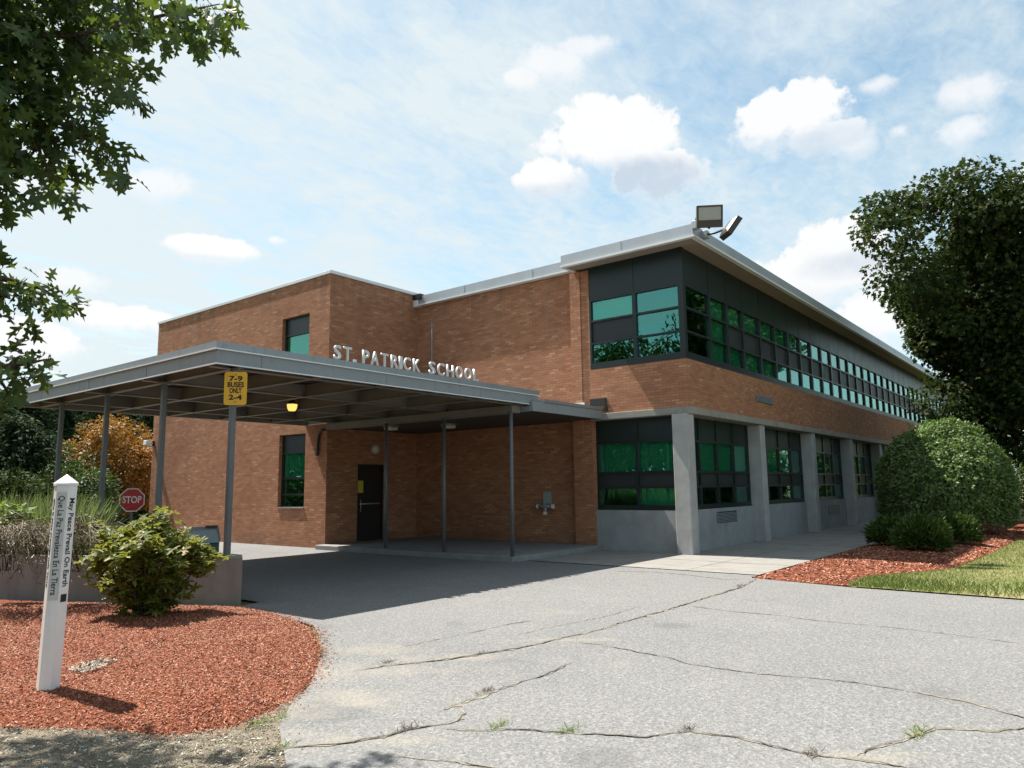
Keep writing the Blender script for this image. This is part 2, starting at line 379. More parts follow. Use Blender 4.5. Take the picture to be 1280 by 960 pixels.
m, t, p = material('mulch_chip')
g = t.node('ShaderNodeNewGeometry')
t.put(p.inputs['Base Color'], t.ramp(g.outputs['Random Per Island'], [(0, (0.12, 0.042, 0.023)), (0.3, (0.25, 0.085, 0.046)), (0.7, (0.345, 0.13, 0.072)), (0.9, (0.41, 0.20, 0.13)), (1, (0.46, 0.34, 0.26))]))
cur = p.inputs['Base Color'].links[0].from_socket
bn = t.noise(g.outputs['Position'], 0.8, 4, 0.6)
t.put(p.inputs['Base Color'], t.mix(t.m('MULTIPLY', t.ss(bn, 0.42, 0.72), 0.55), cur, t.mix(0.5, cur, (0.33, 0.19, 0.125))))
p.inputs['Roughness'].default_value = 0.8; p.inputs['Specular IOR Level'].default_value = 0.3
CHIP = m
m, t, p = material('pebble')
g = t.node('ShaderNodeNewGeometry')
t.put(p.inputs['Base Color'], t.ramp(g.outputs['Random Per Island'], [(0, (0.14, 0.125, 0.105)), (0.5, (0.29, 0.26, 0.21)), (1, (0.48, 0.45, 0.385))]))
p.inputs['Roughness'].default_value = 0.9
PEBBLE = m
m, t, p = material('lit_lamp_lens')
p.inputs['Base Color'].default_value = (0.9, 0.6, 0.25, 1)
p.inputs['Emission Color'].default_value = (1.0, 0.48, 0.10, 1); p.inputs['Emission Strength'].default_value = 0.75
LAMPLIT = m

L_OAK = leaf_mat('oak_leaf', [(0, (0.022, 0.045, 0.012)), (0.5, (0.035, 0.066, 0.016)), (1, (0.055, 0.085, 0.02))], (0.19, 0.28, 0.03), 0.17)
L_MAPLE = leaf_mat('maple_leaf', [(0, (0.015, 0.030, 0.010)), (0.5, (0.028, 0.046, 0.014)), (0.85, (0.044, 0.060, 0.016)), (1, (0.062, 0.05, 0.018))], (0.06, 0.10, 0.012), 0.18, 0.7, 0.12)
L_HEDGE = leaf_mat('viburnum_leaf', [(0, (0.065, 0.11, 0.036)), (0.5, (0.12, 0.18, 0.058)), (1, (0.19, 0.25, 0.09))], (0.17, 0.29, 0.05), 0.27, 0.5, 0.4)
L_YEW = leaf_mat('yew_needle', [(0, (0.022, 0.046, 0.012)), (0.6, (0.055, 0.10, 0.018)), (1, (0.125, 0.18, 0.028))], (0.06, 0.12, 0.01), 0.2)
L_RHODO = leaf_mat('rhododendron_leaf', [(0, (0.05, 0.072, 0.015)), (0.4, (0.10, 0.128, 0.022)), (0.8, (0.17, 0.18, 0.032)), (1, (0.25, 0.15, 0.045))], (0.34, 0.37, 0.05), 0.28, 0.5, 0.22)
L_PINE = leaf_mat('pine_needles', [(0, (0.016, 0.034, 0.018)), (0.6, (0.030, 0.055, 0.026)), (1, (0.06, 0.085, 0.035))], (0.03, 0.06, 0.015), 0.15, 0.8, 0.1)
L_DECID = leaf_mat('broadleaf', [(0, (0.03, 0.055, 0.016)), (0.6, (0.055, 0.09, 0.024)), (1, (0.095, 0.12, 0.035))], (0.08, 0.15, 0.02), 0.22)
L_ORANGE = leaf_mat('rusty_leaf', [(0, (0.14, 0.085, 0.02)), (0.4, (0.26, 0.125, 0.022)), (0.8, (0.36, 0.16, 0.03)), (1, (0.17, 0.16, 0.03))], (0.35, 0.17, 0.02), 0.28)
L_GRASS = leaf_mat('tall_grass_blade', [(0, (0.06, 0.09, 0.03)), (0.45, (0.115, 0.15, 0.05)), (0.8, (0.19, 0.205, 0.085)), (1, (0.33, 0.28, 0.17))], (0.18, 0.24, 0.07), 0.28, 0.6, 0.2)
L_LAWN = leaf_mat('lawn_blade', [(0, (0.07, 0.11, 0.02)), (0.5, (0.13, 0.18, 0.035)), (0.8, (0.24, 0.235, 0.08)), (1, (0.36, 0.30, 0.16))], (0.15, 0.22, 0.03), 0.25)
L_SILVER = leaf_mat('grey_green_leaf', [(0, (0.085, 0.115, 0.06)), (0.6, (0.16, 0.20, 0.11)), (1, (0.27, 0.30, 0.19))], (0.14, 0.18, 0.08), 0.2)
L_DRY = leaf_mat('dry_stem', [(0, (0.10, 0.072, 0.048)), (0.6, (0.185, 0.14, 0.098)), (1, (0.28, 0.225, 0.165))], (0.1, 0.07, 0.04), 0.1)
L_LIME = leaf_mat('light_green_leaf', [(0, (0.08, 0.13, 0.025)), (0.6, (0.14, 0.21, 0.04)), (1, (0.22, 0.27, 0.06))], (0.22, 0.33, 0.05), 0.3)

# ------------------------------------------------------------------ object helpers
def world_loc(o):
    v = Vector((0, 0, 0))
    while o is not None: v += o.location; o = o.parent
    return v
def tag(o, label=None, cat=None, group=None, kind=None):
    if label: o['label'] = label
    if cat: o['category'] = cat
    if group: o['group'] = group
    if kind: o['kind'] = kind
    return o
def empty(name, loc, label, cat, group=None):
    o = bpy.data.objects.new(name, None); COL.objects.link(o)
    o.empty_display_size = 0.2; o.location = loc
    return tag(o, label, cat, group)

class MB:
    """collects boxes, tubes and polygons in world coordinates; build() links ONE mesh object"""
    def __init__(s): s.v = []; s.f = []; s.smooth = []
    def poly(s, pts):
        i = len(s.v); s.v += [tuple(map(float, q)) for q in pts]; s.f.append(tuple(range(i, i+len(pts)))); s.smooth.append(False)
    def box(s, x0, x1, y0, y1, z0, z1):
        i = len(s.v)
        x0, x1 = min(x0, x1), max(x0, x1); y0, y1 = min(y0, y1), max(y0, y1); z0, z1 = min(z0, z1), max(z0, z1)
        s.v += [(x0, y0, z0), (x1, y0, z0), (x1, y1, z0), (x0, y1, z0), (x0, y0, z1), (x1, y0, z1), (x1, y1, z1), (x0, y1, z1)]
        for q in ((0, 3, 2, 1), (4, 5, 6, 7), (0, 1, 5, 4), (1, 2, 6, 5), (2, 3, 7, 6), (3, 0, 4, 7)):
            s.f.append(tuple(i+k for k in q)); s.smooth.append(False)
        return s
    def prism(s, pts, z0, z1):           # pts counter-clockwise
        n = len(pts); i = len(s.v)
        s.v += [(p[0], p[1], z0) for p in pts] + [(p[0], p[1], z1) for p in pts]
        s.f.append(tuple(i+k for k in reversed(range(n)))); s.f.append(tuple(i+n+k for k in range(n)))
        for k in range(n): s.f.append((i+k, i+(k+1) % n, i+n+(k+1) % n, i+n+k))
        s.smooth += [False]*(n+2)
    def tube(s, pts, radii, n=8, cap=True):
        pts = [Vector(q) for q in pts]
        if not hasattr(radii, '__len__'): radii = [radii]*len(pts)
        base = len(s.v); prev = None
        for k, q in enumerate(pts):
            d = (pts[min(k+1, len(pts)-1)] - pts[max(k-1, 0)]).normalized()
            a = d.cross(Vector((0.31, 0.17, 0.94))) if prev is None else prev - d*prev.dot(d)
            if a.length < 1e-4: a = d.cross(Vector((1, 0, 0)))
            a.normalize(); prev = a; b = d.cross(a)
            for j in range(n):
                an = 2*math.pi*j/n
                s.v.append(tuple(q + (a*math.cos(an) + b*math.sin(an))*radii[k]))
        for k in range(len(pts)-1):
            for j in range(n):
                s.f.append((base+k*n+j, base+k*n+(j+1) % n, base+(k+1)*n+(j+1) % n, base+(k+1)*n+j)); s.smooth.append(True)
        if cap:
            s.f.append(tuple(base+j for j in reversed(range(n)))); s.smooth.append(False)
            e = base+(len(pts)-1)*n; s.f.append(tuple(e+j for j in range(n))); s.smooth.append(False)
        return s
    def obox(s, c, ax, ay, az):          # oriented box: centre and three half-axis vectors
        c, ax, ay, az = map(Vector, (c, ax, ay, az)); i = len(s.v)
        for dz in (-1, 1):
            for dx, dy in ((-1, -1), (1, -1), (1, 1), (-1, 1)): s.v.append(tuple(c + ax*dx + ay*dy + az*dz))
        for q in ((0, 3, 2, 1), (4, 5, 6, 7), (0, 1, 5, 4), (1, 2, 6, 5), (2, 3, 7, 6), (3, 0, 4, 7)):
            s.f.append(tuple(i+k for k in q)); s.smooth.append(False)
        return s
    def build(s, name, mat, parent=None, bevel=0.0, loc=None):
        me = bpy.data.meshes.new(name)
        org = world_loc(parent) if parent is not None else Vector(loc or (0, 0, 0))
        me.from_pydata([(a-org.x, b-org.y, c-org.z) for a, b, c in s.v], [], s.f)
        me.polygons.foreach_set('use_smooth', s.smooth)
        uv = me.uv_layers.new(name='UVMap'); data = []
        for pl in me.polygons:
            nx, ny, nz = map(abs, pl.normal)
            for vi in pl.vertices:
                x, y, z = s.v[vi]
                data += [y, z] if nx >= ny and nx >= nz else ([x, z] if ny >= nz else [x, y])
        uv.data.foreach_set('uv', data)
        me.materials.append(mat)
        o = bpy.data.objects.new(name, me); COL.objects.link(o)
        if parent is not None: o.parent = parent
        else: o.location = org
        if bevel:
            b = o.modifiers.new('edge', 'BEVEL'); b.width = bevel; b.segments = 2; b.limit_method = 'ANGLE'
        return o

def raw_mesh(name, verts, faces_idx, per, mat, parent=None, smooth=False):
    """verts (N,3) world coords, faces as an (M,per) index array"""
    me = bpy.data.meshes.new(name)
    org = np.array(world_loc(parent)) if parent is not None else np.zeros(3)
    V = (verts-org).astype(np.float32)
    me.vertices.add(len(V)); me.vertices.foreach_set('co', V.ravel())
    M = len(faces_idx)
    me.loops.add(M*per); me.loops.foreach_set('vertex_index', faces_idx.astype(np.int32).ravel())
    me.polygons.add(M); me.polygons.foreach_set('loop_start', np.arange(0, M*per, per, dtype=np.int32))
    me.polygons.foreach_set('loop_total', np.full(M, per, dtype=np.int32))
    me.polygons.foreach_set('use_smooth', np.full(M, smooth, dtype=bool))
    me.update(calc_edges=True); me.validate()
    me.materials.append(mat)
    o = bpy.data.objects.new(name, me); COL.objects.link(o)
    if parent is not None: o.parent = parent
    return o

def unit(a): return a/np.maximum(np.linalg.norm(a, axis=-1, keepdims=True), 1e-9)
def leaves(name, P, axis, normal, size, shape, mat, parent=None, cup=0.18):
    """one polygon per leaf: P base points, axis tip direction, normal, shape (k,2) = (along, across)"""
    N = len(P); shape = np.array(shape, float); k = len(shape)
    a = unit(np.asarray(axis, float)); n = np.asarray(normal, float)
    n = unit(n - a*np.sum(a*n, 1, keepdims=True)); b = np.cross(n, a)
    size = np.broadcast_to(np.asarray(size, float), (N,))[:, None, None]
    al = shape[None, :, 0:1]; ac = shape[None, :, 1:2]
    V = P[:, None, :] + size*(a[:, None, :]*al + b[:, None, :]*ac - n[:, None, :]*(cup*(al**2) - 0.25*np.abs(ac)))
    idx = np.arange(N*k).reshape(N, k)
    return raw_mesh(name, V.reshape(-1, 3), idx, k, mat, parent)
S_OAK = [(0, .01), (.15, .03), (.22, .20), (.28, .19), (.33, .06), (.40, .09), (.50, .33), (.57, .29), (.58, .09), (.66, .10), (.78, .25), (.82, .20), (.80, .08), (1, .01), (.80, -.07), (.83, -.19), (.77, -.24), (.66, -.09), (.58, -.09), (.56, -.30), (.49, -.33), (.40, -.08), (.33, -.06), (.28, -.18), (.22, -.21), (.15, -.03)]
S_MAPLE = [(0, 0), (.12, .35), (.38, .22), (.5, .5), (.68, .2), (1, 0), (.68, -.2), (.5, -.5), (.38, -.22), (.12, -.35)]
S_OVAL = [(0, 0), (.3, .22), (.7, .2), (1, 0), (.7, -.2), (.3, -.22)]
S_LONG = [(0, 0), (.35, .14), (.75, .11), (1, 0), (.75, -.11), (.35, -.14)]
S_BLADE = [(0, .035), (.6, .028), (1, 0), (.6, -.028), (0, -.035)]
S_SPRAY = [(0, 0), (.3, .2), (.55, .1), (.75, .16), (1, 0), (.75, -.16), (.55, -.1), (.3, -.2)]
def rnd(n, s=1.0): return rng.normal(size=(n, 3))*s
def sphere_dirs(n): return unit(rng.normal(size=(n, 3)))

def text_mesh(name, s, size, mat, parent, M, depth=0.004, weight=0.0, width=None, align='CENTER', spacing=1.0):
    """M: world matrix of the text plane (x along the line, y up, z towards the reader)"""
    cu = bpy.data.curves.new(name, 'FONT'); cu.body = s; cu.size = size; cu.align_x = align; cu.align_y = 'CENTER'
    cu.extrude = depth/2; cu.offset = weight; cu.resolution_u = 3; cu.space_character = spacing
    tmp = bpy.data.objects.new('tmp', cu); COL.objects.link(tmp)
    dg = bpy.context.evaluated_depsgraph_get(); dg.update()
    me = bpy.data.meshes.new_from_object(tmp.evaluated_get(dg))
    bpy.data.objects.remove(tmp); bpy.data.curves.remove(cu)
    co = np.empty(len(me.vertices)*3); me.vertices.foreach_get('co', co); co = co.reshape(-1, 3)
    if width:
        w = co[:, 0].max()-co[:, 0].min(); co[:, 0] *= width/w
    co = co @ np.array(M.to_3x3()).T + np.array(M.translation)
    org = np.array(world_loc(parent)) if parent is not None else np.zeros(3)
    me.vertices.foreach_set('co', (co-org).ravel()); me.update()
    me.materials.clear(); me.materials.append(mat)
    o = bpy.data.objects.new(name, me); COL.objects.link(o)
    if parent is not None: o.parent = parent
    return o
def frame_of(pos, right, up):
    r_, u_ = Vector(right).normalized(), Vector(up).normalized(); n_ = r_.cross(u_)
    return Matrix(((r_.x, u_.x, n_.x, pos[0]), (r_.y, u_.y, n_.y, pos[1]), (r_.z, u_.z, n_.z, pos[2]), (0, 0, 0, 1)))

# ================================================================== GROUND
def sheet(name, pts, z, mat):
    b = MB(); b.poly([(p[0], p[1], z) for p in pts]); o = b.build(name, mat); tag(o, kind='structure'); return o
b = MB(); b.poly([(-900, -900, -0.03), (900, -900, -0.03), (900, 900, -0.03), (-900, 900, -0.03)])
tag(b.build('ground', EARTH), kind='structure')
MULCH_EDGE = [(-10.36, 2.0), (-10.36, 1.37), (-10.48, 0.6), (-10.72, -0.05), (-10.92, -0.49), (-11.46, -1.27), (-12.0, -1.92), (-12.4, -2.28), (-12.84, -2.58), (-13.29, -2.70),
              (-13.62, -2.52), (-13.88, -1.9), (-14.25, -1.35), (-15.2, -0.9), (-16.6, -0.6)]
ASPH_EDGE = [(-10.30, 2.1), (-10.33, 1.37), (-10.6, 0.0), (-10.90, -0.5), (-11.44, -1.3), (-12.3, -2.25), (-12.75, -2.62), (-13.1, -3.0), (-13.55, -3.75), (-14.3, -4.9), (-16, -5.9), (-24, -7.2), (-60, -9)]
asph = sheet('asphalt', [(-60, -26), (-3.82, -26), (-3.82, -6.5), (-3.78, -4.3), (-3.45, -2.62), (-3.05, -2.6), (-3.05, 2.49), (-3.05, 27), (-9.9, 27), (-9.9, 2.2)] + ASPH_EDGE, 0.0, ASPH)
sheet('sandy_verge', [(-60, -9.05), (-24, -7.25), (-16, -5.95), (-14.3, -4.95), (-13.52, -3.78), (-13.06, -3.0), (-12.7, -2.6), (-12.3, -2.2), (-12.2, 0), (-14, 3), (-30, 3), (-60, 0)], -0.008, SAND)
walk = sheet('sidewalk', [(-3.05, -2.6), (46, -2.6), (46, 0.31), (0.31, 0.31), (0.31, 2.7), (-3.05, 2.7)], 0.012, WALK)
# sidewalk joints
b = MB()
for x in np.arange(-1.3, 30, 1.75): b.box(x, x+0.012, -2.58, 0.0, 0.0, 0.0145)
b.box(-3.0, 30, -1.2, -1.19, 0.0, 0.0142)
b.build('joint', CRACK, walk)
# far road and field beyond the drive, seen in the window glass
sheet('road', [(-3.0, -26), (80, -26), (80, -19), (-3.0, -19)], -0.012, ASPH)

def ribbon(name, px, w, mat, parent, z=0.004, jit=0.35, seg=0.06):
    pts = np.array([on_z(*q)[:2] for q in px]); d = np.linalg.norm(np.diff(pts, axis=0), axis=1); s = np.r_[0, np.cumsum(d)]
    n = max(4, int(s[-1]/seg)); u_ = np.linspace(0, s[-1], n)
    c = np.c_[np.interp(u_, s, pts[:, 0]), np.interp(u_, s, pts[:, 1])]
    c += rng.normal(size=c.shape)*seg*0.14
    tdir = unit(np.gradient(c, axis=0)); nn = np.c_[-tdir[:, 1], tdir[:, 0]]
    ww = w*(0.35 + 0.9*np.abs(np.convolve(rng.normal(size=n+8), np.ones(9)/3.0, 'valid')))*np.clip(np.minimum(u_, s[-1]-u_)/0.25, 0.15, 1)
    wj = ww*(1+rng.normal(size=n)*jit)
    A = c + nn*wj[:, None]/2; B = c - nn*ww[:, None]/2
    V = np.c_[np.r_[A, B], np.full(2*n, z)]
    i = np.arange(n-1); fc = np.c_[i, i+n, i+n+1, i+1]
    return raw_mesh(name, V, fc, 4, mat, parent)
cracks = [
    [(945, 724), (925, 735), (900, 742), (855, 756), (825, 765), (775, 779), (740, 790), (705, 797), (675, 805), (640, 812), (592, 819), (562, 824), (520, 829), (480, 833), (440, 840)],
    [(857, 757), (910, 764), (970, 769), (1020, 776), (1090, 782), (1155, 789), (1225, 798), (1280, 805), (1340, 812)],
    [(705, 802), (750, 806), (800, 816), (840, 823), (855, 829), (900, 836), (960, 844), (1020, 848), (1080, 855), (1140, 865), (1205, 877), (1240, 886), (1280, 898), (1330, 912)],
    [(720, 826), (700, 836), (683, 844), (660, 850), (634, 859), (608, 869), (582, 877), (555, 887), (542, 893)],
    [(578, 885), (580, 893), (572, 903), (555, 906), (532, 909), (510, 913), (483, 921), (450, 927), (418, 931), (388, 933), (359, 935), (335, 940)],
    [(542, 910), (575, 913), (608, 914), (647, 912), (690, 915), (740, 918), (805, 922), (860, 914), (885, 918), (920, 922), (965, 933), (1015, 944), (1055, 948), (1120, 957), (1160, 962)],
    [(1065, 948), (1090, 936), (1115, 930), (1140, 922), (1170, 910), (1205, 913), (1240, 915), (1280, 911), (1320, 908)],
    [(464, 943), (503, 946), (529, 949), (559, 952), (595, 957), (640, 964)],
    [(493, 811), (529, 803), (569, 795), (595, 790), (638, 780), (670, 775)],
    [(765, 714), (815, 715), (860, 719), (905, 724), (940, 724)],
    [(640, 795), (700, 782), (760, 770), (800, 758)]]
cw = [0.018, 0.007, 0.008, 0.009, 0.009, 0.008, 0.009, 0.005, 0.006, 0.012, 0.004]
for c_, w_ in zip(cracks, cw):
    ribbon('sand_seam', c_, w_*1.7, SANDP, asph, 0.004, 0.9, 0.05)
    ribbon('crack', c_, w_, CRACK, asph, 0.008)
# ---- mulch beds
def inside(pts, poly):
    x, y = pts[:, 0], pts[:, 1]; r_ = np.zeros(len(pts), bool); j = len(poly)-1
    for i in range(len(poly)):
        xi, yi = poly[i]; xj, yj = poly[j]
        c_ = ((yi > y) != (yj > y)) & (x < (xj-xi)*(y-yi)/(yj-yi+1e-12)+xi)
        r_ ^= c_; j = i
    return r_
def edge_dist(pts, poly):
    d = np.full(len(pts), 1e9)
    P_ = np.array(poly)
    for i in range(len(P_)):
        a_, c_ = P_[i], P_[(i+1) % len(P_)]; v_ = c_-a_; t_ = np.clip(((pts-a_) @ v_)/(v_ @ v_), 0, 1)
        d = np.minimum(d, np.linalg.norm(pts-(a_+t_[:, None]*v_), axis=1))
    return d
def bumpy(pts): return 0.5*np.sin(pts[:, 0]*2.3+1)*np.sin(pts[:, 1]*1.9) + 0.5*np.sin(pts[:, 0]*5.1+pts[:, 1]*3.3)
def bed_height(pts, poly, h): return h*(1-np.exp(-edge_dist(pts, poly)/0.45)) + 0.012*bumpy(pts)*np.minimum(1, edge_dist(pts, poly)/0.3)
def bed(name, poly, centre, h, mat, rings=16, nb=240, z0=0.0):
    P_ = np.array(poly+[poly[0]], float); s = np.r_[0, np.cumsum(np.linalg.norm(np.diff(P_, axis=0), axis=1))]
    u_ = np.linspace(0, s[-1], nb, endpoint=False); ring = np.c_[np.interp(u_, s, P_[:, 0]), np.interp(u_, s, P_[:, 1])]
    ring += rng.normal(size=ring.shape)*0.012
    c = np.array(centre); V = []; 
    for k in range(rings):
        q = c + (ring-c)*(1-k/rings); z = bed_height(q, poly, h) if k else np.full(nb, -0.006)
        V.append(np.c_[q, z+z0])
    V = np.vstack(V+[np.array([[c[0], c[1], h+z0]])])
    fc = []
    for k in range(rings-1):
        i = np.arange(nb); fc.append(np.c_[k*nb+i, k*nb+(i+1) % nb, (k+1)*nb+(i+1) % nb, (k+1)*nb+i])
    i = np.arange(nb); last = (rings-1)*nb
    fc.append(np.c_[last+i, last+(i+1) % nb, np.full(nb, len(V)-1), np.full(nb, len(V)-1)])
    fc = np.vstack(fc)
    b_ = MB(); b_.v = [tuple(q) for q in V]; b_.f = [tuple(dict.fromkeys(q)) for q in fc.tolist()]; b_.smooth = [True]*len(b_.f)
    o = b_.build(name, mat); tag(o, kind='structure'); return o
def chips(name, poly, h, n, box, z0=0.0, lmin=0.009, lmax=0.026, mat=None, spill=0.0):
    P_ = np.c_[rng.uniform(box[0], box[1], n*3), rng.uniform(box[2], box[3], n*3)]
    ins = inside(P_, poly)
    if spill: ins |= (edge_dist(P_, poly) < np.abs(rng.normal(size=len(P_))*spill))
    P_ = P_[ins][:n]; ins2 = inside(P_, poly)
    z = np.where(ins2, bed_height(P_, poly, h), 0.0)+z0+0.006
    P3 = np.c_[P_, z]; N = len(P3)
    a_ = rnd(N); a_[:, 2] *= 0.35; nn = rnd(N, 0.45); nn[:, 2] += 1
    return leaves(name, P3, a_, nn, rng.uniform(lmin, lmax, N), [(-.5, .14), (-.1, .2), (.5, .12), (.45, -.14), (-.42, -.18)], mat or CHIP, None, 0.1)
BED_L = MULCH_EDGE + [(-17.5, 0.5), (-17.5, 9.2), (-13.55, 9.2)]
BED_L_H = 0.10
bed('mulch_bed', BED_L, (-13.0, 1.2), BED_L_H, MULCH)
tag(chips('mulch_chips', BED_L, BED_L_H, 115000, (-15.2, -10.2, -2.9, 4.6), spill=0.09), 'red bark chips covering the flower bed round the white post', 'mulch', kind='stuff')
BED_R = [(-3.4, -2.62), (-3.5, -3.3), (-3.6, -4.2), (-2.9, -4.3), (-2.04, -4.42), (-1.3, -4.8), (-0.7, -5.13), (1.0, -5.3), (4.0, -5.42), (8.4, -5.55), (13, -6.3), (18, -7.5), (18, -2.64), (4, -2.64)]
bed('mulch_bed', BED_R, (2.6, -3.9), 0.09, MULCH)
tag(chips('mulch_chips', BED_R, 0.09, 16000, (-3.8, 13, -6.5, -2.6), lmin=0.03, lmax=0.07, spill=0.04), 'faded red bark chips in the bed before the yew shrubs', 'mulch', kind='stuff')
# sandy gravel and pebbles at the verge
VERGE = [(-16, -5.9), (-14.3, -4.85), (-13.5, -3.7), (-13.05, -2.95), (-12.75, -2.62), (-13.3, -2.7), (-13.65, -2.5), (-13.9, -1.85), (-14.3, -1.3), (-16, -0.8)]
tag(chips('gravel', VERGE, 0.0, 9000, (-15.4, -12.6, -5.0, -0.9), -0.01, 0.006, 0.03, PEBBLE, 0.12), 'pale sand and small stones between the mulch and the asphalt', 'gravel', kind='stuff')
pp = [tuple(on_z(*q, 0.1)[:2]) for q in ((84, 838), (100, 830), (125, 824), (149, 826), (130, 834), (105, 842))]
tag(chips('pebbles', pp, 0.0, 420, (min(q[0] for q in pp), max(q[0] for q in pp), min(q[1] for q in pp), max(q[1] for q in pp)), 0.105, 0.012, 0.035, PEBBLE), 'little patch of pale pebbles on the red mulch', 'pebbles', kind='stuff')
# ---- lawn on the right
LAWN_P = [(-3.8, -4.28), (-2.9, -4.33), (-2.04, -4.45), (-1.3, -4.83), (-0.7, -5.16), (1.0, -5.33), (4.0, -5.45), (8.4, -5.58), (13, -6.35), (18, -7.55), (60, -7.6), (60, -18.5), (-3.84, -18.5), (-3.9, -6.5)]
sheet('lawn', LAWN_P, 0.02, LAWN)
def blades(name, P, h, mat, lean=0.35, parent=None, width=1.0):
    N = len(P); a_ = rnd(N, lean); a_[:, 2] = 1; nn = rnd(N); nn[:, 2] *= 0.2
    sh = [(q[0], q[1]*width) for q in S_BLADE]
    return leaves(name, P, a_, nn, h, sh, mat, parent, 0.3)
n = 42000
P_ = np.c_[rng.uniform(-4.0, 9, n), -4.28-np.abs(rng.exponential(1.7, n))]
P_ = P_[inside(P_, LAWN_P)]; P_ = P_[(P_[:, 1] > -9)]
hh_ = rng.uniform(0.03, 0.085, len(P_))*np.where(P_[:, 0] < -2.6, 1.5, 0.8)
tag(blades('grass', np.c_[P_, np.full(len(P_), 0.018)], hh_, L_LAWN, 0.5, None, 1.6), 'short patchy grass growing along the edge of the asphalt', 'grass', kind='stuff')

# ================================================================== SCHOOL BUILDING
bld = empty('school_building', (0, 0, 0), 'two storey orange brick school with dark ribbon windows and green shades', 'building')
ZS, ZB, ZL, ZF0, ZF1 = 4.616, 3.447, 3.28, 7.335, 7.664
XE = 46.0
BX, BY0, BY1, BZ = -3.263, 9.388, 19.564, 7.80
def wall_grid(b_, axis, plane, th, u0, u1, z0, z1, holes):
    us = sorted({u0, u1, *[h[0] for h in holes], *[h[1] for h in holes]}); zs = sorted({z0, z1, *[h[2] for h in holes], *[h[3] for h in holes]})
    for i in range(len(us)-1):
        for j in range(len(zs)-1):
            uc, zc_ = (us[i]+us[i+1])/2, (zs[j]+zs[j+1])/2
            if any(h[0] < uc < h[1] and h[2] < zc_ < h[3] for h in holes): continue
            if axis == 'y': b_.box(plane, plane+th, us[i], us[i+1], zs[j], zs[j+1])
            else: b_.box(us[i], us[i+1], plane, plane+th, zs[j], zs[j+1])
WIN_LO = (10.38, 11.66, 1.08, 3.23); WIN_UP = (10.33, 11.68, 4.64, 6.79)
b = MB()
wall_grid(b, 'y', BX, 0.3, BY0, BY1, 0.0, BZ, [WIN_LO, WIN_UP])
wall_grid(b, 'x', BY0, 0.3, BX+0.3, 0.2, 0.0, BZ, [(-2.15, -1.12, 0.12, 2.33)])
b.box(BX+0.3, 3, BY1-0.3, BY1, 0, BZ)
b.build('block_wall', BRICK, bld)
b = MB()
wall_grid(b, 'y', 0.2, 0.3, 3.3, BY0, 0.0, 7.42, [])
b.build('entry_wall', BRICK, bld)
b = MB(); b.box(0.0, 0.5, 2.98, 3.3, 0, 7.335); b.box(0.03, 0.5, 2.72, 2.98, 0, 7.33)
b.build('pilaster', BRICK, bld)
b = MB(); b.box(0, 0.3, 0.3, 2.72, ZB, ZS); b.box(0, XE, 0, 0.3, ZB, ZS)
b.build('brick_band', BRICK, bld)
b = MB(); b.box(-0.06, 0.45, -0.06, 2.72, ZL, ZB); b.box(0.45, XE, -0.06, 0.45, ZL, ZB)
b.build('concrete_ledge', CONC, bld, 0.012)
for k in range(8):
    x = -0.16 if k == 0 else 4.6+4.77*(k-1)
    b = MB(); b.box(x, x+0.38, -0.01 if k else -0.02, 0.38, 0, ZL); b.build('column', CONC_COL, bld, 0.02)
b = MB(); b.box(0.12, 0.3, 0.38, 2.72, 0, 1.0); b.box(0.23, XE, 0.3, 0.48, 0, 1.0)
b.build('knee_wall', CONC_GREY, bld)
# roof of the window wing
b = MB(); b.box(-0.50, XE+0.5, -0.50, 3.12, ZF0+0.055, ZF0+0.075); b.build('soffit', SOFF, bld)
b = MB()
L_END = [(-0.5+0.0, 0)]
b.box(-0.573, -0.53, -0.573, 3.176, ZF0+0.05, ZF1); b.box(-0.53, XE+0.5, -0.573, -0.53, ZF0+0.05, ZF1)
b.box(-0.53, XE+0.5, 3.12, 3.176, ZF0+0.05, ZF1)
for y in (1.35,): b.box(-0.579, -0.573, y, y+0.03, ZF0+0.05, ZF1)
for x in np.arange(2.4, 44, 3.05): b.box(x, x+0.03, -0.579, -0.573, ZF0+0.05, ZF1)
b.build('fascia', ALU, bld)
b = MB(); b.box(-0.62, -0.5, -0.62, 3.18, ZF0, ZF0+0.05); b.box(-0.5, XE+0.5, -0.62, -0.5, ZF0, ZF0+0.05); b.box(-0.5, 0.02, 3.1, 3.18, ZF0, ZF0+0.05)
b.build('drip_edge', DRIP, bld)
b = MB(); b.box(-0.53, XE+0.5, -0.53, 3.12, ZF1-0.06, ZF1-0.01); b.box(0.2, XE, 3.18, 14, 7.42, 7.6); b.build('roof', ALU, bld)
b = MB(); b.box(0.07, 0.2, 3.18, 9.30, 7.46, 7.74)
for y in (4.6, 7.2): b.box(0.062, 0.07, y, y+0.03, 7.46, 7.74)
b.build('wall_fascia', ALU, bld)
b = MB(); b.box(0.03, 0.22, 3.18, 9.30, 7.42, 7.462); b.build('drip_edge', DRIP, bld)
# coping of the stair block
b = MB(); b.box(BX-0.03, BX+0.34, BY0-0.03, BY1+0.03, BZ, BZ+0.10); b.box(BX+0.34, 0.42, BY0-0.03, BY0+0.34, BZ, BZ+0.10); b.box(0.34-0.26, 0.42, BY0+0.34, BY0+2, BZ, BZ+0.10)
b.build('coping', DRIP, bld, 0.01)
b = MB(); b.box(BX+0.3, 0.2, BY0+0.3, BY1-0.3, BZ-0.15, BZ-0.03); b.build('roof', ALU, bld)
b = MB(); b.box(0.02, 0.3, 9.2, 9.385, 7.40, 7.62); b.build('scupper_box', DRIP, bld, 0.005)
b = MB(); b.box(0.0, 0.2, 9.05, 9.386, 7.62, 7.80); b.build('roof_flashing', BLACK, bld)
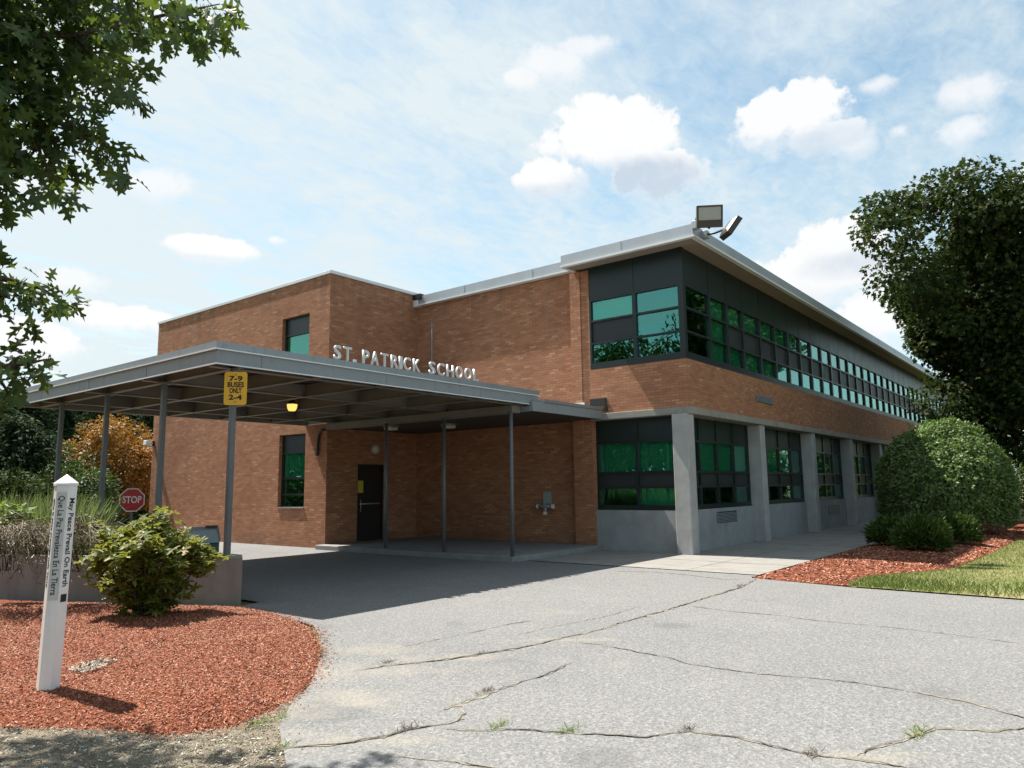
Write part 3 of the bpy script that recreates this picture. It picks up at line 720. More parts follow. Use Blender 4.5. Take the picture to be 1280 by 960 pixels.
# inside: slabs and back walls that keep the rooms dim
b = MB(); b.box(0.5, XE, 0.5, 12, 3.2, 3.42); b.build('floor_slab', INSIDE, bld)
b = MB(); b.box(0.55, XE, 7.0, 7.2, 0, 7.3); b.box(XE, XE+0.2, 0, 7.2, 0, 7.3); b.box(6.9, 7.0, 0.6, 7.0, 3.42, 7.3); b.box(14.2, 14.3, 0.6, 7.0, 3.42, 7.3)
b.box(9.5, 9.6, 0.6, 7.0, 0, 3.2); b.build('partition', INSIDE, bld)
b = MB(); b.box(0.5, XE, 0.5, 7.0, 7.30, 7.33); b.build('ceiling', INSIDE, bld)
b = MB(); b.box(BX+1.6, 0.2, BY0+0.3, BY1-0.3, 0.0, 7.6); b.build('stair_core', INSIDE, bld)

class Win:
    """window in a wall along x (facing -y) or along y (facing -x); d is depth behind the wall plane"""
    def __init__(s, axis, plane, parent): s.ax = axis; s.pl = plane; s.par = parent; s.fr = MB(); s.gl = MB(); s.sh = MB(); s.pn = MB(); s.sc = MB()
    def bx(s, b_, u0, u1, d0, d1, z0, z1):
        if s.ax == 'x': b_.box(u0, u1, s.pl+d0, s.pl+d1, z0, z1)
        else: b_.box(s.pl+d0, s.pl+d1, u0, u1, z0, z1)
    def done(s):
        o = s.fr.build('window', FRAME, s.par)
        for nm, b_, mt in (('spandrel_panel', s.pn, PANEL),):
            if b_.f: b_.build(nm, mt, o)
        for nm, b_, mt in (('glass_pane', s.gl, GLASS), ('shade', s.sh, SHADE), ('screen', s.sc, SCREEN)):
            for k in range(len(b_.f)//6):
                q_ = MB(); q_.box(*[f_(v_[i] for v_ in b_.v[8*k:8*k+8]) for i in range(3) for f_ in (min, max)]); q_.build(nm, mt, o)
        return o
ROWS_UP = [(4.79, 5.285), (5.33, 5.875), (5.925, 6.44)]
def upper_bay(axis, plane, u0, u1, shades, screens, jam0=0.055, jam1=0.055):
    w = Win(axis, plane, bld)
    w.bx(w.fr, u0, u0+jam0, 0.0, 0.10, ZS+0.01, 6.49); w.bx(w.fr, u1-jam1, u1, 0.0, 0.10, ZS+0.01, 6.49)
    for z0, z1 in ((ZS+0.01, 4.79), (5.285, 5.33), (5.875, 5.925), (6.44, 6.49)): w.bx(w.fr, u0+jam0, u1-jam1, 0.0, 0.10, z0, z1)
    for r_, (z0, z1) in enumerate(ROWS_UP):
        if r_ in screens: w.bx(w.sc, u0+jam0, u1-jam1, 0.05, 0.065, z0, z1)
        else: w.bx(w.gl, u0+jam0, u1-jam1, 0.055, 0.061, z0, z1)
        if r_ in shades: w.bx(w.sh, u0+jam0, u1-jam1, 0.13, 0.135, z0-0.02, z1+0.03)
    w.bx(w.pn, u0+0.012, u1-0.012, 0.02, 0.06, 6.49, ZF0+0.05)
    w.bx(w.fr, u0, u0+0.012, 0.03, 0.07, 6.49, ZF0+0.05); w.bx(w.fr, u1-0.012, u1, 0.03, 0.07, 6.49, ZF0+0.05)
    return w.done()
tag(upper_bay('y', 0.02, 1.375, 2.71, {2}, {1}, 0.05, 0.05), 'upper end window beside the brick pilaster')
tag(upper_bay('y', 0.02, 0.11, 1.375, set(), set(), 0.05, 0.05), 'upper end window at the building corner reflecting sky and trees')
b = MB(); b.box(0.015, 0.11, 0.015, 0.11, ZS+0.01, ZF0+0.05); b.build('corner_post', FRAME, bld)
edges = [0.11, 1.57, 2.70, 3.83, 5.17, 6.45, 7.68]
while edges[-1] < 44.5: edges.append(edges[-1]+1.19)
for i in range(len(edges)-1):
    sh = set() if i == 0 else ({0, 1, 2} if i == 1 else ({0, 2} if i < 6 else ({2} if i < 9 else set())))
    sc_ = {1} if i > 1 else set()
    upper_bay('x', 0.02, edges[i], edges[i+1], sh, sc_)
def lower_bay(axis, plane, u0, u1, n, shades, dark):
    w = Win(axis, plane, bld); p_ = (u1-u0)/n
    for z0, z1 in ((1.0, 1.12), (1.53, 1.58), (1.90, 1.96), (2.67, 2.73)): w.bx(w.fr, u0, u1, 0.0, 0.09, z0, z1)
    for k in range(n+1):
        c = u0+k*p_; a0, a1 = (c, c+0.06) if k == 0 else ((c-0.06, c) if k == n else (c-0.04, c+0.04))
        for z0, z1 in ((1.12, 1.53), (1.58, 1.90), (1.96, 2.67), (2.73, ZL)): w.bx(w.fr, a0, a1, 0.0, 0.09, z0, z1)
    for k in range(n):
        a0 = u0+k*p_+(0.06 if k == 0 else 0.04); a1 = u0+(k+1)*p_-(0.06 if k == n-1 else 0.04)
        w.bx(w.gl, a0, a1, 0.045, 0.051, 1.12, 1.53); w.bx(w.gl, a0, a1, 0.045, 0.051, 1.96, 2.67)
        w.bx(w.sc, a0, a1, 0.045, 0.06, 1.58, 1.90); w.bx(w.pn, a0, a1, 0.03, 0.06, 2.73, ZL)
        if k in shades: w.bx(w.sh, a0, a1, 0.10, 0.105, 1.94, 2.70)
        if k in dark: w.bx(w.sh, a0, a1, 0.10, 0.105, 1.10, 1.54)
    return w.done()
tag(lower_bay('y', 0.2, 0.36, 2.72, 2, {0, 1}, {0}), 'ground floor end window under the concrete ledge')
for k in range(7):
    lower_bay('x', 0.36, (0.22 if k == 0 else 4.98+4.77*(k-1)), 4.6+4.77*k, 4, {0, 1, 2, 3} if k == 0 else ({0, 1, 2} if k == 1 else ({1} if k == 2 else set())), set())
# block windows
def block_window(y0, y1, z0, z1, label):
    w = Win('y', BX+0.11, bld)
    w.bx(w.fr, y0, y0+0.05, 0, 0.08, z0, z1); w.bx(w.fr, y1-0.05, y1, 0, 0.08, z0, z1)
    h = z1-z0; q = [z0, z0+0.12*h, z0+0.19*h, z0+0.42*h, z0+0.75*h, z1]
    for a in ((z0, z0+0.05), (z0+0.17*h, z0+0.20*h), (z0+0.39*h, z0+0.42*h), (z0+0.74*h, z0+0.77*h), (z1-0.04, z1)): w.bx(w.fr, y0+0.05, y1-0.05, 0, 0.08, *a)
    w.bx(w.gl, y0+0.05, y1-0.05, 0.04, 0.046, z0+0.05, z0+0.17*h); w.bx(w.gl, y0+0.05, y1-0.05, 0.04, 0.046, z0+0.20*h, z0+0.39*h)
    w.bx(w.gl, y0+0.05, y1-0.05, 0.04, 0.046, z0+0.42*h, z0+0.74*h); w.bx(w.sh, y0+0.05, y1-0.05, 0.08, 0.085, z0+0.42*h, z0+0.75*h)
    w.bx(w.pn, y0+0.05, y1-0.05, 0.02, 0.06, z0+0.77*h, z1-0.04)
    o = w.done(); o['label'] = label
    b_ = MB(); b_.box(BX-0.03, BX+0.11, y0, y1, z0-0.001, z0+0.035); b_.build('sill', CONC, o)
block_window(*WIN_LO, 'tall ground floor window in the sunlit brick wall')
block_window(*WIN_UP, 'tall upper window near the brick corner above the canopy')
# door
b = MB(); b.box(-2.15, -1.12, BY0+0.10, BY0+0.15, 0.12, 2.33)
dr = b.build('door', DOORM, bld)
b = MB(); b.box(-2.148, -2.09, BY0+0.06, BY0+0.099, 0.12, 2.328); b.box(-1.18, -1.122, BY0+0.06, BY0+0.099, 0.12, 2.328); b.box(-2.09, -1.18, BY0+0.06, BY0+0.099, 2.27, 2.328); b.build('door_frame', FRAME, dr)
b = MB(); b.tube([(-2.02, BY0+0.05, 1.18), (-1.25, BY0+0.05, 1.18)], 0.018); b.tube([(-1.98, BY0+0.05, 0.95), (-1.98, BY0+0.05, 1.30)], 0.014); b.build('handle', ALU, dr)
b = MB(); b.box(-2.06, -1.86, BY0+0.09, BY0+0.098, 1.50, 1.85); b.build('notice', NOTICE, dr)
# vents
def vent(x0, x1, z0, z1, y):
    b_ = MB(); b_.box(x0, x1, y-0.012, y, z0, z1); o = b_.build('vent', SCREEN, bld)
    b_ = MB()
    for z in np.arange(z0+0.02, z1-0.015, 0.035): b_.box(x0+0.02, x1-0.02, y-0.022, y-0.0125, z, z+0.016)
    b_.box(x0, x0+0.02, y-0.024, y-0.0125, z0, z1); b_.box(x1-0.02, x1, y-0.024, y-0.0125, z0, z1)
    b_.build('louvres', FASC, o)
vent(4.45, 5.8, 3.93, 4.15, 0.0); vent(2.0, 3.3, 0.63, 0.91, 0.3); vent(11.8, 13.2, 0.5, 0.8, 0.3)
# small fittings on the walls
b = MB(); b.tube([(0.185, 8.7, 4.0), (0.185, 8.7, 6.85)], 0.022); b.build('conduit', FASC, bld)
b = MB(); b.tube([(BX-0.04, 9.40, 3.28), (BX-0.05, 9.55, 3.26), (BX-0.05, 9.68, 3.18), (BX-0.05, 9.72, 3.0), (BX-0.05, 9.76, 2.55)], 0.04); b.build('drain_pipe', BLACK, bld)
b = MB(); b.box(-0.05, 0.0, 2.25, 2.72, 3.66, 3.84); b.box(-0.05, -0.0, 2.22, 2.30, 3.5, 3.66); b.build('flashing', BLACK, bld)
b = MB(); b.box(-0.04, 0.0, 2.9, 3.3, 3.70, 3.78); b.build('flashing', DRIP, bld)
t_ = empty('fire_hose_connection', (0.2, 4.3, 1.1), 'twin fire hose connection with pale caps on the shaded brick wall', 'hydrant inlet')
b = MB(); b.box(0.16, 0.2, 4.16, 4.44, 1.12, 1.48); b.build('plate', FASC2, t_, 0.01)
b = MB(); b.tube([(0.16, 4.3, 1.1), (0.02, 4.3, 1.08)], 0.06); b.tube([(0.06, 4.08, 1.08), (0.06, 4.52, 1.08)], 0.05); b.tube([(0.08, 4.3, 1.08), (0.05, 4.3, 0.93)], 0.05); b.build('body', FASC2, t_)
for q0, q1 in (((0.06, 4.02, 1.08), (0.06, 4.09, 1.08)), ((0.06, 4.51, 1.08), (0.06, 4.58, 1.08)), ((0.05, 4.3, 0.94), (0.04, 4.3, 0.85))):
    b = MB(); b.tube([q0, q1], 0.065, 12); b.build('cap', FIXT, t_)
t_ = empty('wall_light', (-1.55, BY0, 2.78), 'round cream wall light above the dark door', 'wall light')
b = MB(); b.tube([(-1.55, BY0, 2.78), (-1.55, BY0-0.05, 2.78)], 0.15, 20); b.build('back_plate', FASC2, t_)
b = MB(); b.tube([(-1.55, BY0-0.05, 2.78), (-1.55, BY0-0.10, 2.78), (-1.55, BY0-0.14, 2.78), (-1.55, BY0-0.16, 2.78)], [0.14, 0.13, 0.09, 0.04], 20); b.build('globe', FIXT, t_)
t_ = empty('security_camera', (BX, 19.45, 3.35), 'small white security camera on the far left edge of the brick wall', 'camera')
b = MB(); b.box(BX-0.12, BX, 19.40, 19.50, 3.26, 3.44); b.build('bracket', BLACK, t_)
b = MB(); b.obox((BX-0.2, 19.45, 3.34), (0.16, 0.05, -0.03), (-0.02, 0.08, 0), (0.015, 0, 0.09)); b.build('housing', SIGNWHITE, t_, 0.02)

# ================================================================== PLATFORM, CANOPIES
pl = MB(); pl.box(-3.58, 0.2, 2.55, BY0, -0.02, 0.12); tag(pl.build('entry_step', WALLC, None, 0.015), kind='structure')
ZC0, ZC1 = 3.463, 3.787
CX0, CX1, CY0, CY1 = -10.59, -2.68, 2.446, 10.38
can = empty('carport_canopy', (-6.6, 6.2, 0), 'grey flat roofed drive-through canopy carrying the school letters', 'canopy')
outl = [(CX0, CY0), (CX1, CY0), (CX1, BY0-0.01), (BX-0.012, BY0-0.01), (BX-0.012, CY1), (CX0, CY1)]
def inset(pts, d):
    r_ = []
    n_ = len(pts)
    for i in range(n_):
        p0, p1, p2 = map(lambda q: Vector((*q, 0)), (pts[i-1], pts[i], pts[(i+1) % n_]))
        a_, c_ = (p1-p0).normalized(), (p2-p1).normalized()
        na, nc = Vector((-a_.y, a_.x, 0)), Vector((-c_.y, c_.x, 0))
        r_.append(((p1+na*d+nc*d).x, (p1+na*d+nc*d).y))
    return r_
def rim(b_, pts, th, z0, z1):
    q = inset(pts, th); n_ = len(pts)
    for i in range(n_):
        j = (i+1) % n_
        b_.prism([pts[i], pts[j], q[j], q[i]], z0, z1)
b = MB(); rim(b, outl, 0.04, ZC0, 3.675); 
for x in (-9.85, -7.3, -4.7): b.box(x, x+0.012, CY0-0.006, CY0, ZC0, 3.675)
for y in (4.6, 6.8, 9.0): b.box(CX0-0.006, CX0, y, y+0.012, ZC0, 3.675)
b.build('fascia', FASC, can)
b = MB(); rim(b, inset(outl, -0.022), 0.06, 3.682, ZC1)
for x in (-8.9, -5.4, -4.2): b.box(x, x+0.02, CY0-0.027, CY0-0.022, 3.682, ZC1)
b.build('roof_edge_flashing', FASC2, can)
b = MB(); rim(b, inset(outl, -0.036), 0.03, 3.664, 3.682); rim(b, inset(outl, -0.02), 0.03, ZC0-0.016, ZC0+0.002); b.build('drip_edge', DRIP, can)
b = MB(); b.prism(inset(outl, 0.041), 3.69, 3.76); b.build('deck', DECK, can)
YB = [2.72, 4.85, 7.0, 9.12]; XB = [-10.15, -8.72, -7.32, -5.95, -4.50, -3.15]
def ibeam(b_, axis, c, u0, u1):
    fw, zt, zb = 0.055, 3.69, 3.44
    if axis == 'x':
        b_.box(u0, u1, c-0.012, c+0.012, zb+0.015, zt); b_.box(u0, u1, c-fw, c+fw, zb, zb+0.015)
    else:
        b_.box(c-0.012, c+0.012, u0, u1, zb+0.0165, zt-0.001); b_.box(c-fw, c+fw, u0, u1, zb+0.0015, zb+0.0165)
for y in YB:
    b = MB(); ibeam(b, 'x', y, CX0+0.045, CX1-0.045); b.build('beam', BEAM, can)
for x in XB:
    b = MB(); ibeam(b, 'y', x, CY0+0.045, (CY1 if x < BX else BY0)-0.055); b.build('beam', BEAM, can)
b = MB(); b.box(CX0+0.05, BX-0.06, CY1-0.18, CY1-0.05, 3.43, 3.69); b.build('edge_beam', BEAM, can)
for k, y in enumerate((2.62, 4.76, 6.92, 9.02)):
    b = MB(); w_ = 0.041; b.box(-10.2-w_, -10.2+w_, y-w_, y+w_, 0.6, 3.45); b.build('post', POST, can, 0.01)
    if k: 
        b = MB(); b.box(-10.2-0.09, -10.2+0.09, y-0.09, y+0.09, 3.405, 3.437); b.build('post_cap', BEAM, can)
# lamp under the carport
t_ = empty('canopy_lamp', (-6.77, 6.04, 3.44), 'lit amber lamp hanging under the middle of the carport canopy', 'lamp')
b = MB(); b.tube([(-6.77, 6.04, 3.52), (-6.77, 6.04, 3.44)], [0.06, 0.11], 16); b.build('housing', BLACK, t_)
b = MB(); b.tube([(-6.77, 6.04, 3.44), (-6.77, 6.04, 3.36), (-6.77, 6.04, 3.30)], [0.11, 0.10, 0.07], 16); b.build('lens', LAMPLIT, t_)
b = MB(); b.tube([(-6.77, 6.04, 3.69), (-6.77, 6.04, 3.52)], 0.02, 8); b.build('stem', BLACK, t_)
# entry canopy
ent = empty('entry_canopy', (-1.6, 6, 0), 'lower grey flat canopy over the shaded entrance step', 'canopy')
EX0, EX1, EY0 = -3.02, 0.0, 2.352
eo = [(EX0, EY0), (EX1-0.075, EY0), (EX1-0.075, BY0-0.012), (EX0, BY0-0.012)]
b = MB(); b.box(EX0, EX1-0.065, EY0, EY0+0.05, 3.30, 3.52); b.box(EX0, EX0+0.05, EY0+0.05, BY0-0.012, 3.30, 3.43); b.build('fascia', FASC, ent)
b = MB(); b.box(CX1+0.06, EX1-0.065, EY0-0.02, EY0+0.08, 3.527, 3.60); b.build('roof_edge_flashing', FASC2, ent)
b = MB(); b.box(EX0+0.05, EX1+0.197, 3.305, BY0-0.003, 3.315, 3.40); b.box(EX0+0.05, -0.004, 2.74, 3.305, 3.315, 3.40); b.box(EX0+0.05, EX1-0.07, EY0+0.05, 2.74, 3.315, 3.40); b.build('soffit', DECK, ent)
b = MB(); b.box(CX1+0.002, EX1-0.07, EY0+0.08, 2.74, 3.53, 3.57); b.box(CX1+0.002, -0.004, 2.74, 3.305, 3.53, 3.57); b.box(CX1+0.002, 0.197, 3.305, BY0-0.003, 3.53, 3.57); b.build('roof', FASC2, ent)
b = MB(); b.box(EX0-0.32, EX0-0.02, 2.7, BY0-0.012, 3.27, 3.43); b.build('beam', BEAM, ent)
for (x, y, z) in ((-3.48, 2.62, 0.0), (-3.42, 4.72, 0.11), (-3.42, 6.75, 0.11)):
    b = MB(); b.tube([(x, y, z), (x, y, 3.27)], 0.045, 14); b.build('post', POST, ent)
    b = MB(); b.box(x-0.08, x+0.08, y-0.08, y+0.08, z, z+0.018); b.build('base_plate', POST, ent)
for q in ((-1.8, 6.1), (-2.5, 7.6)):
    t_ = empty('ceiling_light', (*q, 3.31), 'pale unlit light on the entrance canopy ceiling, %s' % ('nearer the hose connection' if q[1] < 7 else 'nearer the dark door'), 'lamp', 'ceiling lights over the entrance')
    b = MB(); b.box(q[0]-0.16, q[0]+0.16, q[1]-0.16, q[1]+0.16, 3.28, 3.314); b.build('housing', FASC2, t_)
    b = MB(); b.box(q[0]-0.14, q[0]+0.14, q[1]-0.14, q[1]+0.14, 3.19, 3.28); b.build('lens', FIXT, t_, 0.03)

# ================================================================== LETTERS
sg = empty('letter_sign', (-6.5, 2.5, ZC1), 'raised silver capitals reading ST. PATRICK SCHOOL on the canopy edge', 'letter sign')
def word(s, x0, x1, widths=None):
    wd = {'I': 0.42, '.': 0.35, 'S': 0.85, 'L': 0.78, 'P': 0.85}
    ws = [wd.get(c, 1.0) for c in s]; k = (x1-x0)/sum(ws); x = x0
    for c, w in zip(s, ws):
        cx_ = x + w*k/2; x += w*k
        if c == '.':
            b_ = MB(); b_.box(cx_-0.025, cx_+0.025, 2.48, 2.53, ZC1+0.003, ZC1+0.06); b_.build('letter', LETTER, sg, 0.004); continue
        text_mesh('letter', c, 0.345, LETTER, sg, frame_of((cx_, 2.505, ZC1+0.128), (1, 0, 0), (0, 0, 1)), 0.032, 0.003, w*k*0.74)
word('ST.', -8.46, -7.94); word('PATRICK', -7.84, -6.38); word('SCHOOL', -6.18, -4.68)
b = MB(); b.box(-8.48, -4.68, 2.50, 2.51, ZC1-0.01, ZC1+0.004); b.build('rail', ALU, sg)

# ================================================================== FLOODLIGHTS
def flood(c, aim, w, h, dpt, label, mount, arm):
    c = Vector(c); a_ = Vector(aim).normalized(); r_ = a_.cross(Vector((0, 0, 1))).normalized(); u_ = r_.cross(a_)
    t_ = empty('floodlight', mount, label, 'floodlight', 'floodlights on the roof corner')
    b_ = MB()
    i = len(b_.v)
    for dz, k in ((dpt/2, 1.0), (-dpt*0.2, 0.98), (-dpt/2, 0.62)):
        for dx, dy in ((-1, -1), (1, -1), (1, 1), (-1, 1)): b_.v.append(tuple(c + a_*dz + r_*dx*w/2*k + u_*dy*h/2*k))
    for k in range(2):
        for j in range(4): b_.f.append((i+4*k+j, i+4*k+(j+1) % 4, i+4*k+4+(j+1) % 4, i+4*k+4+j)); b_.smooth.append(False)
    b_.f.append((i+8, i+9, i+10, i+11)); b_.smooth.append(False); b_.f.append((i+3, i+2, i+1, i)); b_.smooth.append(False)
    b_.build('housing', FLOODB, t_, 0.008)
    b_ = MB(); b_.obox(c + a_*(dpt/2+0.008) + u_*h*0.13, r_*w*0.43, u_*h*0.29, a_*0.006); b_.build('lens', LENS, t_)
    b_ = MB(); e = a_*(dpt/2+0.012)
    for s_ in (-1, 1): b_.obox(c+e+r_*s_*w*0.47, r_*w*0.03, u_*h*0.5, a_*0.012)
    b_.obox(c+e+u_*h*0.46, r_*w*0.44, u_*h*0.04, a_*0.012); b_.obox(c+e-u_*h*0.335, r_*w*0.44, u_*h*0.165, a_*0.012)
    b_.build('front_frame', FLOODB, t_)
    b_ = MB(); b_.tube(arm, 0.028, 8); b_.build('bracket_arm', BLACK, t_)
    b_ = MB(); b_.obox(Vector(mount), (0.09, 0, 0), (0, 0.07, 0), (0, 0, 0.09)); b_.build('mounting_box', ALU, t_, 0.005)
fc1 = at(886, 271, 16.9); fc2 = at(912, 284, 17.4)
flood(fc1, (-0.80, -0.52, -0.28), 0.58, 0.50, 0.24, 'square bronze floodlight facing out from the roof corner', (-0.50, -0.62, 7.63),
      [(-0.50, -0.62, 7.70), (-0.52, -0.66, 7.80), tuple(fc1-np.array([0, 0, 0.27]))])
flood(fc2, (0.6, -0.56, -0.6), 0.46, 0.5, 0.15, 'second floodlight seen edge-on, turned along the roof side', (-0.02, -0.64, 7.52),
      [(-0.02, -0.66, 7.52), (-0.0, -0.86, 7.52), (fc2[0], fc2[1], 7.56), (fc2[0], fc2[1], fc2[2]-0.15)])

# ================================================================== PLANTER AND LEFT FOREGROUND
PLN = [(-10.2, 2.2), (-9.95, 2.62), (-9.9, 9.6), (-13.7, 9.6)]
pw = empty('planter_wall', (-10.2, 2.2, 0), 'low grey concrete planter wall behind the red mulch bed', 'planter')
b = MB(); rim(b, PLN, 0.2, -0.05, 0.66); b.build('wall', WALLC, pw, 0.012)
b = MB(); b.prism(inset(PLN, 0.21), 0.3, 0.56); b.build('soil', SOIL, pw)

# prayer post
pb = on_z(60, 858, 0.09)
ps = empty('peace_post', (pb[0], pb[1], 0.09), 'white six-sided post with lettered faces standing in red mulch', 'post')
to_cam = math.atan2(CAM[1]-pb[1], CAM[0]-pb[0])
A0 = to_cam - R(17)                    # middle lettered face looks just left of the camera
Rp = 0.085; Zt = 1.66
tilt = Vector((0.014, -0.012, 1.0))
def ppt(a, z, r_=Rp): return (pb[0]+math.cos(a)*r_+tilt.x*(z-0.09), pb[1]+math.sin(a)*r_+tilt.y*(z-0.09), z)
hexa = [A0+R(30+60*k) for k in range(6)]
b = MB()
lo = [ppt(a, 0.02) for a in hexa]; hi = [ppt(a, Zt) for a in hexa]
for k in range(6): b.poly([lo[k], lo[(k+1) % 6], hi[(k+1) % 6], hi[k]])
b.poly(hi); b.build('shaft', WHITE, ps)
b = MB(); base_ = [ppt(a, Zt+0.001, Rp*1.10) for a in hexa]; mid_ = [ppt(a, Zt+0.022, Rp*1.10) for a in hexa]; tip = ppt(0, Zt+0.095, 0)
for k in range(6):
    b.poly([base_[k], base_[(k+1) % 6], mid_[(k+1) % 6], mid_[k]]); b.poly([mid_[k], mid_[(k+1) % 6], tip])
b.poly(list(reversed(base_))); b.build('cap', WHITE, ps)
ap = Rp*math.cos(R(30))
def face(a, z0, z1, w, d0, d1, name, mat):
    n_ = Vector((math.cos(a), math.sin(a), 0)); r_ = Vector((-math.sin(a), math.cos(a), 0)); zc_ = (z0+z1)/2
    c = Vector((pb[0], pb[1], zc_)) + Vector((tilt.x, tilt.y, 0))*(zc_-0.09) + n_*(ap+(d0+d1)/2)
    b_ = MB(); b_.obox(c, r_*w/2, tilt*((z1-z0)/2), n_*(d1-d0)/2); return b_.build(name, mat, ps)
def ptext(a, s, zc_, size, length, weight, d):
    n_ = Vector((math.cos(a), math.sin(a), 0)); c = Vector((pb[0], pb[1], zc_)) + Vector((tilt.x, tilt.y, 0))*(zc_-0.09) + n_*(ap+d)
    text_mesh('lettering', s, size, INK, ps, frame_of(c, -tilt, n_.cross(-tilt)), 0.002, weight, length)
zl = Zt-0.03
for k, (s, nm) in enumerate((("Che la pace prevalga sulla Terra", 'l'), ("Que La Paz Prevalezca En La Tierra", 'm'), ("May Peace Prevail On Earth", 'r'))):
    a = A0 + R((k-1)*60)
    if k == 1:
        face(a, zl-0.87, zl-0.02, 0.070, 0.0005, 0.006, 'plaque', PLAQUE)
        ptext(a, s, zl-0.44, 0.062, 0.78, 0.0004, 0.0075)
    else:
        ptext(a, s, zl-0.42, 0.066 if k == 2 else 0.05, 0.70, 0.001, 0.0015)
face(A0+R(60), zl-0.89, zl-0.83, 0.052, 0.0005, 0.003, 'badge', INK)

# bus sign on the corner post
bs = empty('bus_sign', (-10.2, 2.54, 3.2), 'yellow metal sign reading 7-9 BUSES ONLY 2-4 on the canopy corner post', 'sign')
sc = Vector(at(294.5, 485.5, 11.68)); sa = YAW+0.18
sr = Vector((math.sin(sa), -math.cos(sa), 0)); sn = Vector((-math.cos(sa), -math.sin(sa), 0)); su = Vector((0, 0, 1))
def rounded(c, r_, u_, n_, w, h, rad, d, name, mat, par):
    pts = []
    for (sx, sy, a0) in ((1, -1, -90), (1, 1, 0), (-1, 1, 90), (-1, -1, 180)):
        for k in range(6):
            a = R(a0+18*k); pts.append(c + r_*(sx*(w/2-rad)+math.cos(a)*rad) + u_*(sy*(h/2-rad)+math.sin(a)*rad))
    b_ = MB(); n0 = len(pts); i = 0
    b_.v = [tuple(q+n_*d) for q in pts]+[tuple(q) for q in pts]
    b_.f = [tuple(range(n0)), tuple(reversed(range(n0, 2*n0)))] + [(k, n0+k, n0+(k+1) % n0, (k+1) % n0) for k in range(n0)]
    b_.smooth = [False]*(n0+2)
    return b_.build(name, mat, par)
rounded(sc, sr, su, sn, 0.325, 0.50, 0.04, 0.004, 'plate', YELLOW, bs)
for s, dz, w in (('7-9', 0.145, 0.19), ('BUSES', 0.052, 0.235), ('ONLY', -0.038, 0.175), ('2-4', -0.138, 0.19)):
    text_mesh('lettering', s, 0.105, INK, bs, frame_of(sc+su*dz+sn*0.006, sr, su), 0.002, 0.0035, w)
for dz in (0.205, -0.205):
    b = MB(); b.tube([tuple(sc+su*dz+sn*0.004), tuple(sc+su*dz+sn*0.01)], 0.009, 8); b.build('bolt', INK, bs)
b = MB(); b.obox(sc-sn*0.02, sr*0.03, su*0.2, sn*0.02); b.build('bracket', POST, bs)

# stop sign
st = at(165, 625, 19.0); stg = Vector((st[0], st[1], 0.0))
ss_ = empty('stop_sign', stg, 'red octagonal STOP sign low among the planter weeds', 'sign')
sa = YAW+0.35; r_ = Vector((math.sin(sa), -math.cos(sa), 0)); n_ = Vector((-math.cos(sa), -math.sin(sa), 0)); c_ = Vector(st)
def octa(rad, off, d, name, mat):
    b_ = MB(); q = [c_ + r_*math.cos(R(22.5+45*k))*rad + Vector((0, 0, 1))*math.sin(R(22.5+45*k))*rad + n_*off for k in range(8)]
    b_.v = [tuple(x+n_*d) for x in q]+[tuple(x) for x in q]; b_.f = [tuple(range(8)), tuple(reversed(range(8, 16)))]+[(k, 8+k, 8+(k+1) % 8, (k+1) % 8) for k in range(8)]; b_.smooth = [False]*10
    return b_.build(name, mat, ss_)
octa(0.28, 0, 0.003, 'border', SIGNWHITE); octa(0.258, 0.004, 0.002, 'face', STOPRED)
text_mesh('lettering', 'STOP', 0.215, SIGNWHITE, ss_, frame_of(c_+n_*0.009, r_, (0, 0, 1)), 0.002, 0.003, 0.385)
b = MB(); b.obox(c_ - n_*0.02 + Vector((0, 0, -0.6)), r_*0.025, n_*0.015, (0, 0, 0.9)); b.build('pole', POST, ss_)

# bin
bp_ = at(254, 665, 12.9); gx, gy = bp_[0], bp_[1]
bn = empty('litter_bin', (gx, gy, 0), 'dark green litter bin with grey sloped lid behind the shrub', 'bin')
br = Vector((math.sin(YAW+.35), -math.cos(YAW+.35), 0)); bf = Vector((-br.y, br.x, 0)); g0 = Vector((gx, gy, 0))
b = MB(); b.obox(g0+Vector((0, 0, 0.40)), br*0.24, bf*0.24, (0, 0, 0.40)); b.build('body', BINGREEN, bn, 0.02)
b = MB(); lo_ = [g0+br*x_+bf*y_+Vector((0, 0, 0.803)) for x_, y_ in ((-.26, -.26), (.26, -.26), (.26, .26), (-.26, .26))]
up_ = [g0+br*x_+bf*y_+Vector((0, 0, z_)) for x_, y_, z_ in ((-.20, -.14, 1.0), (.20, -.14, 1.0), (.22, .18, 1.04), (-.22, .18, 1.04))]
b.v = [tuple(q) for q in lo_+up_]; b.f = [(0, 3, 2, 1), (4, 5, 6, 7)]+[(k, (k+1) % 4, 4+(k+1) % 4, 4+k) for k in range(4)]; b.smooth = [False]*6
b.build('lid', BINGREY, bn, 0.015)
b = MB(); b.obox(g0+br*0.12+Vector((0, 0, 1.045)), br*0.09, bf*0.03, (0, 0, 0.018)); b.build('lid_handle', BLACK, bn)

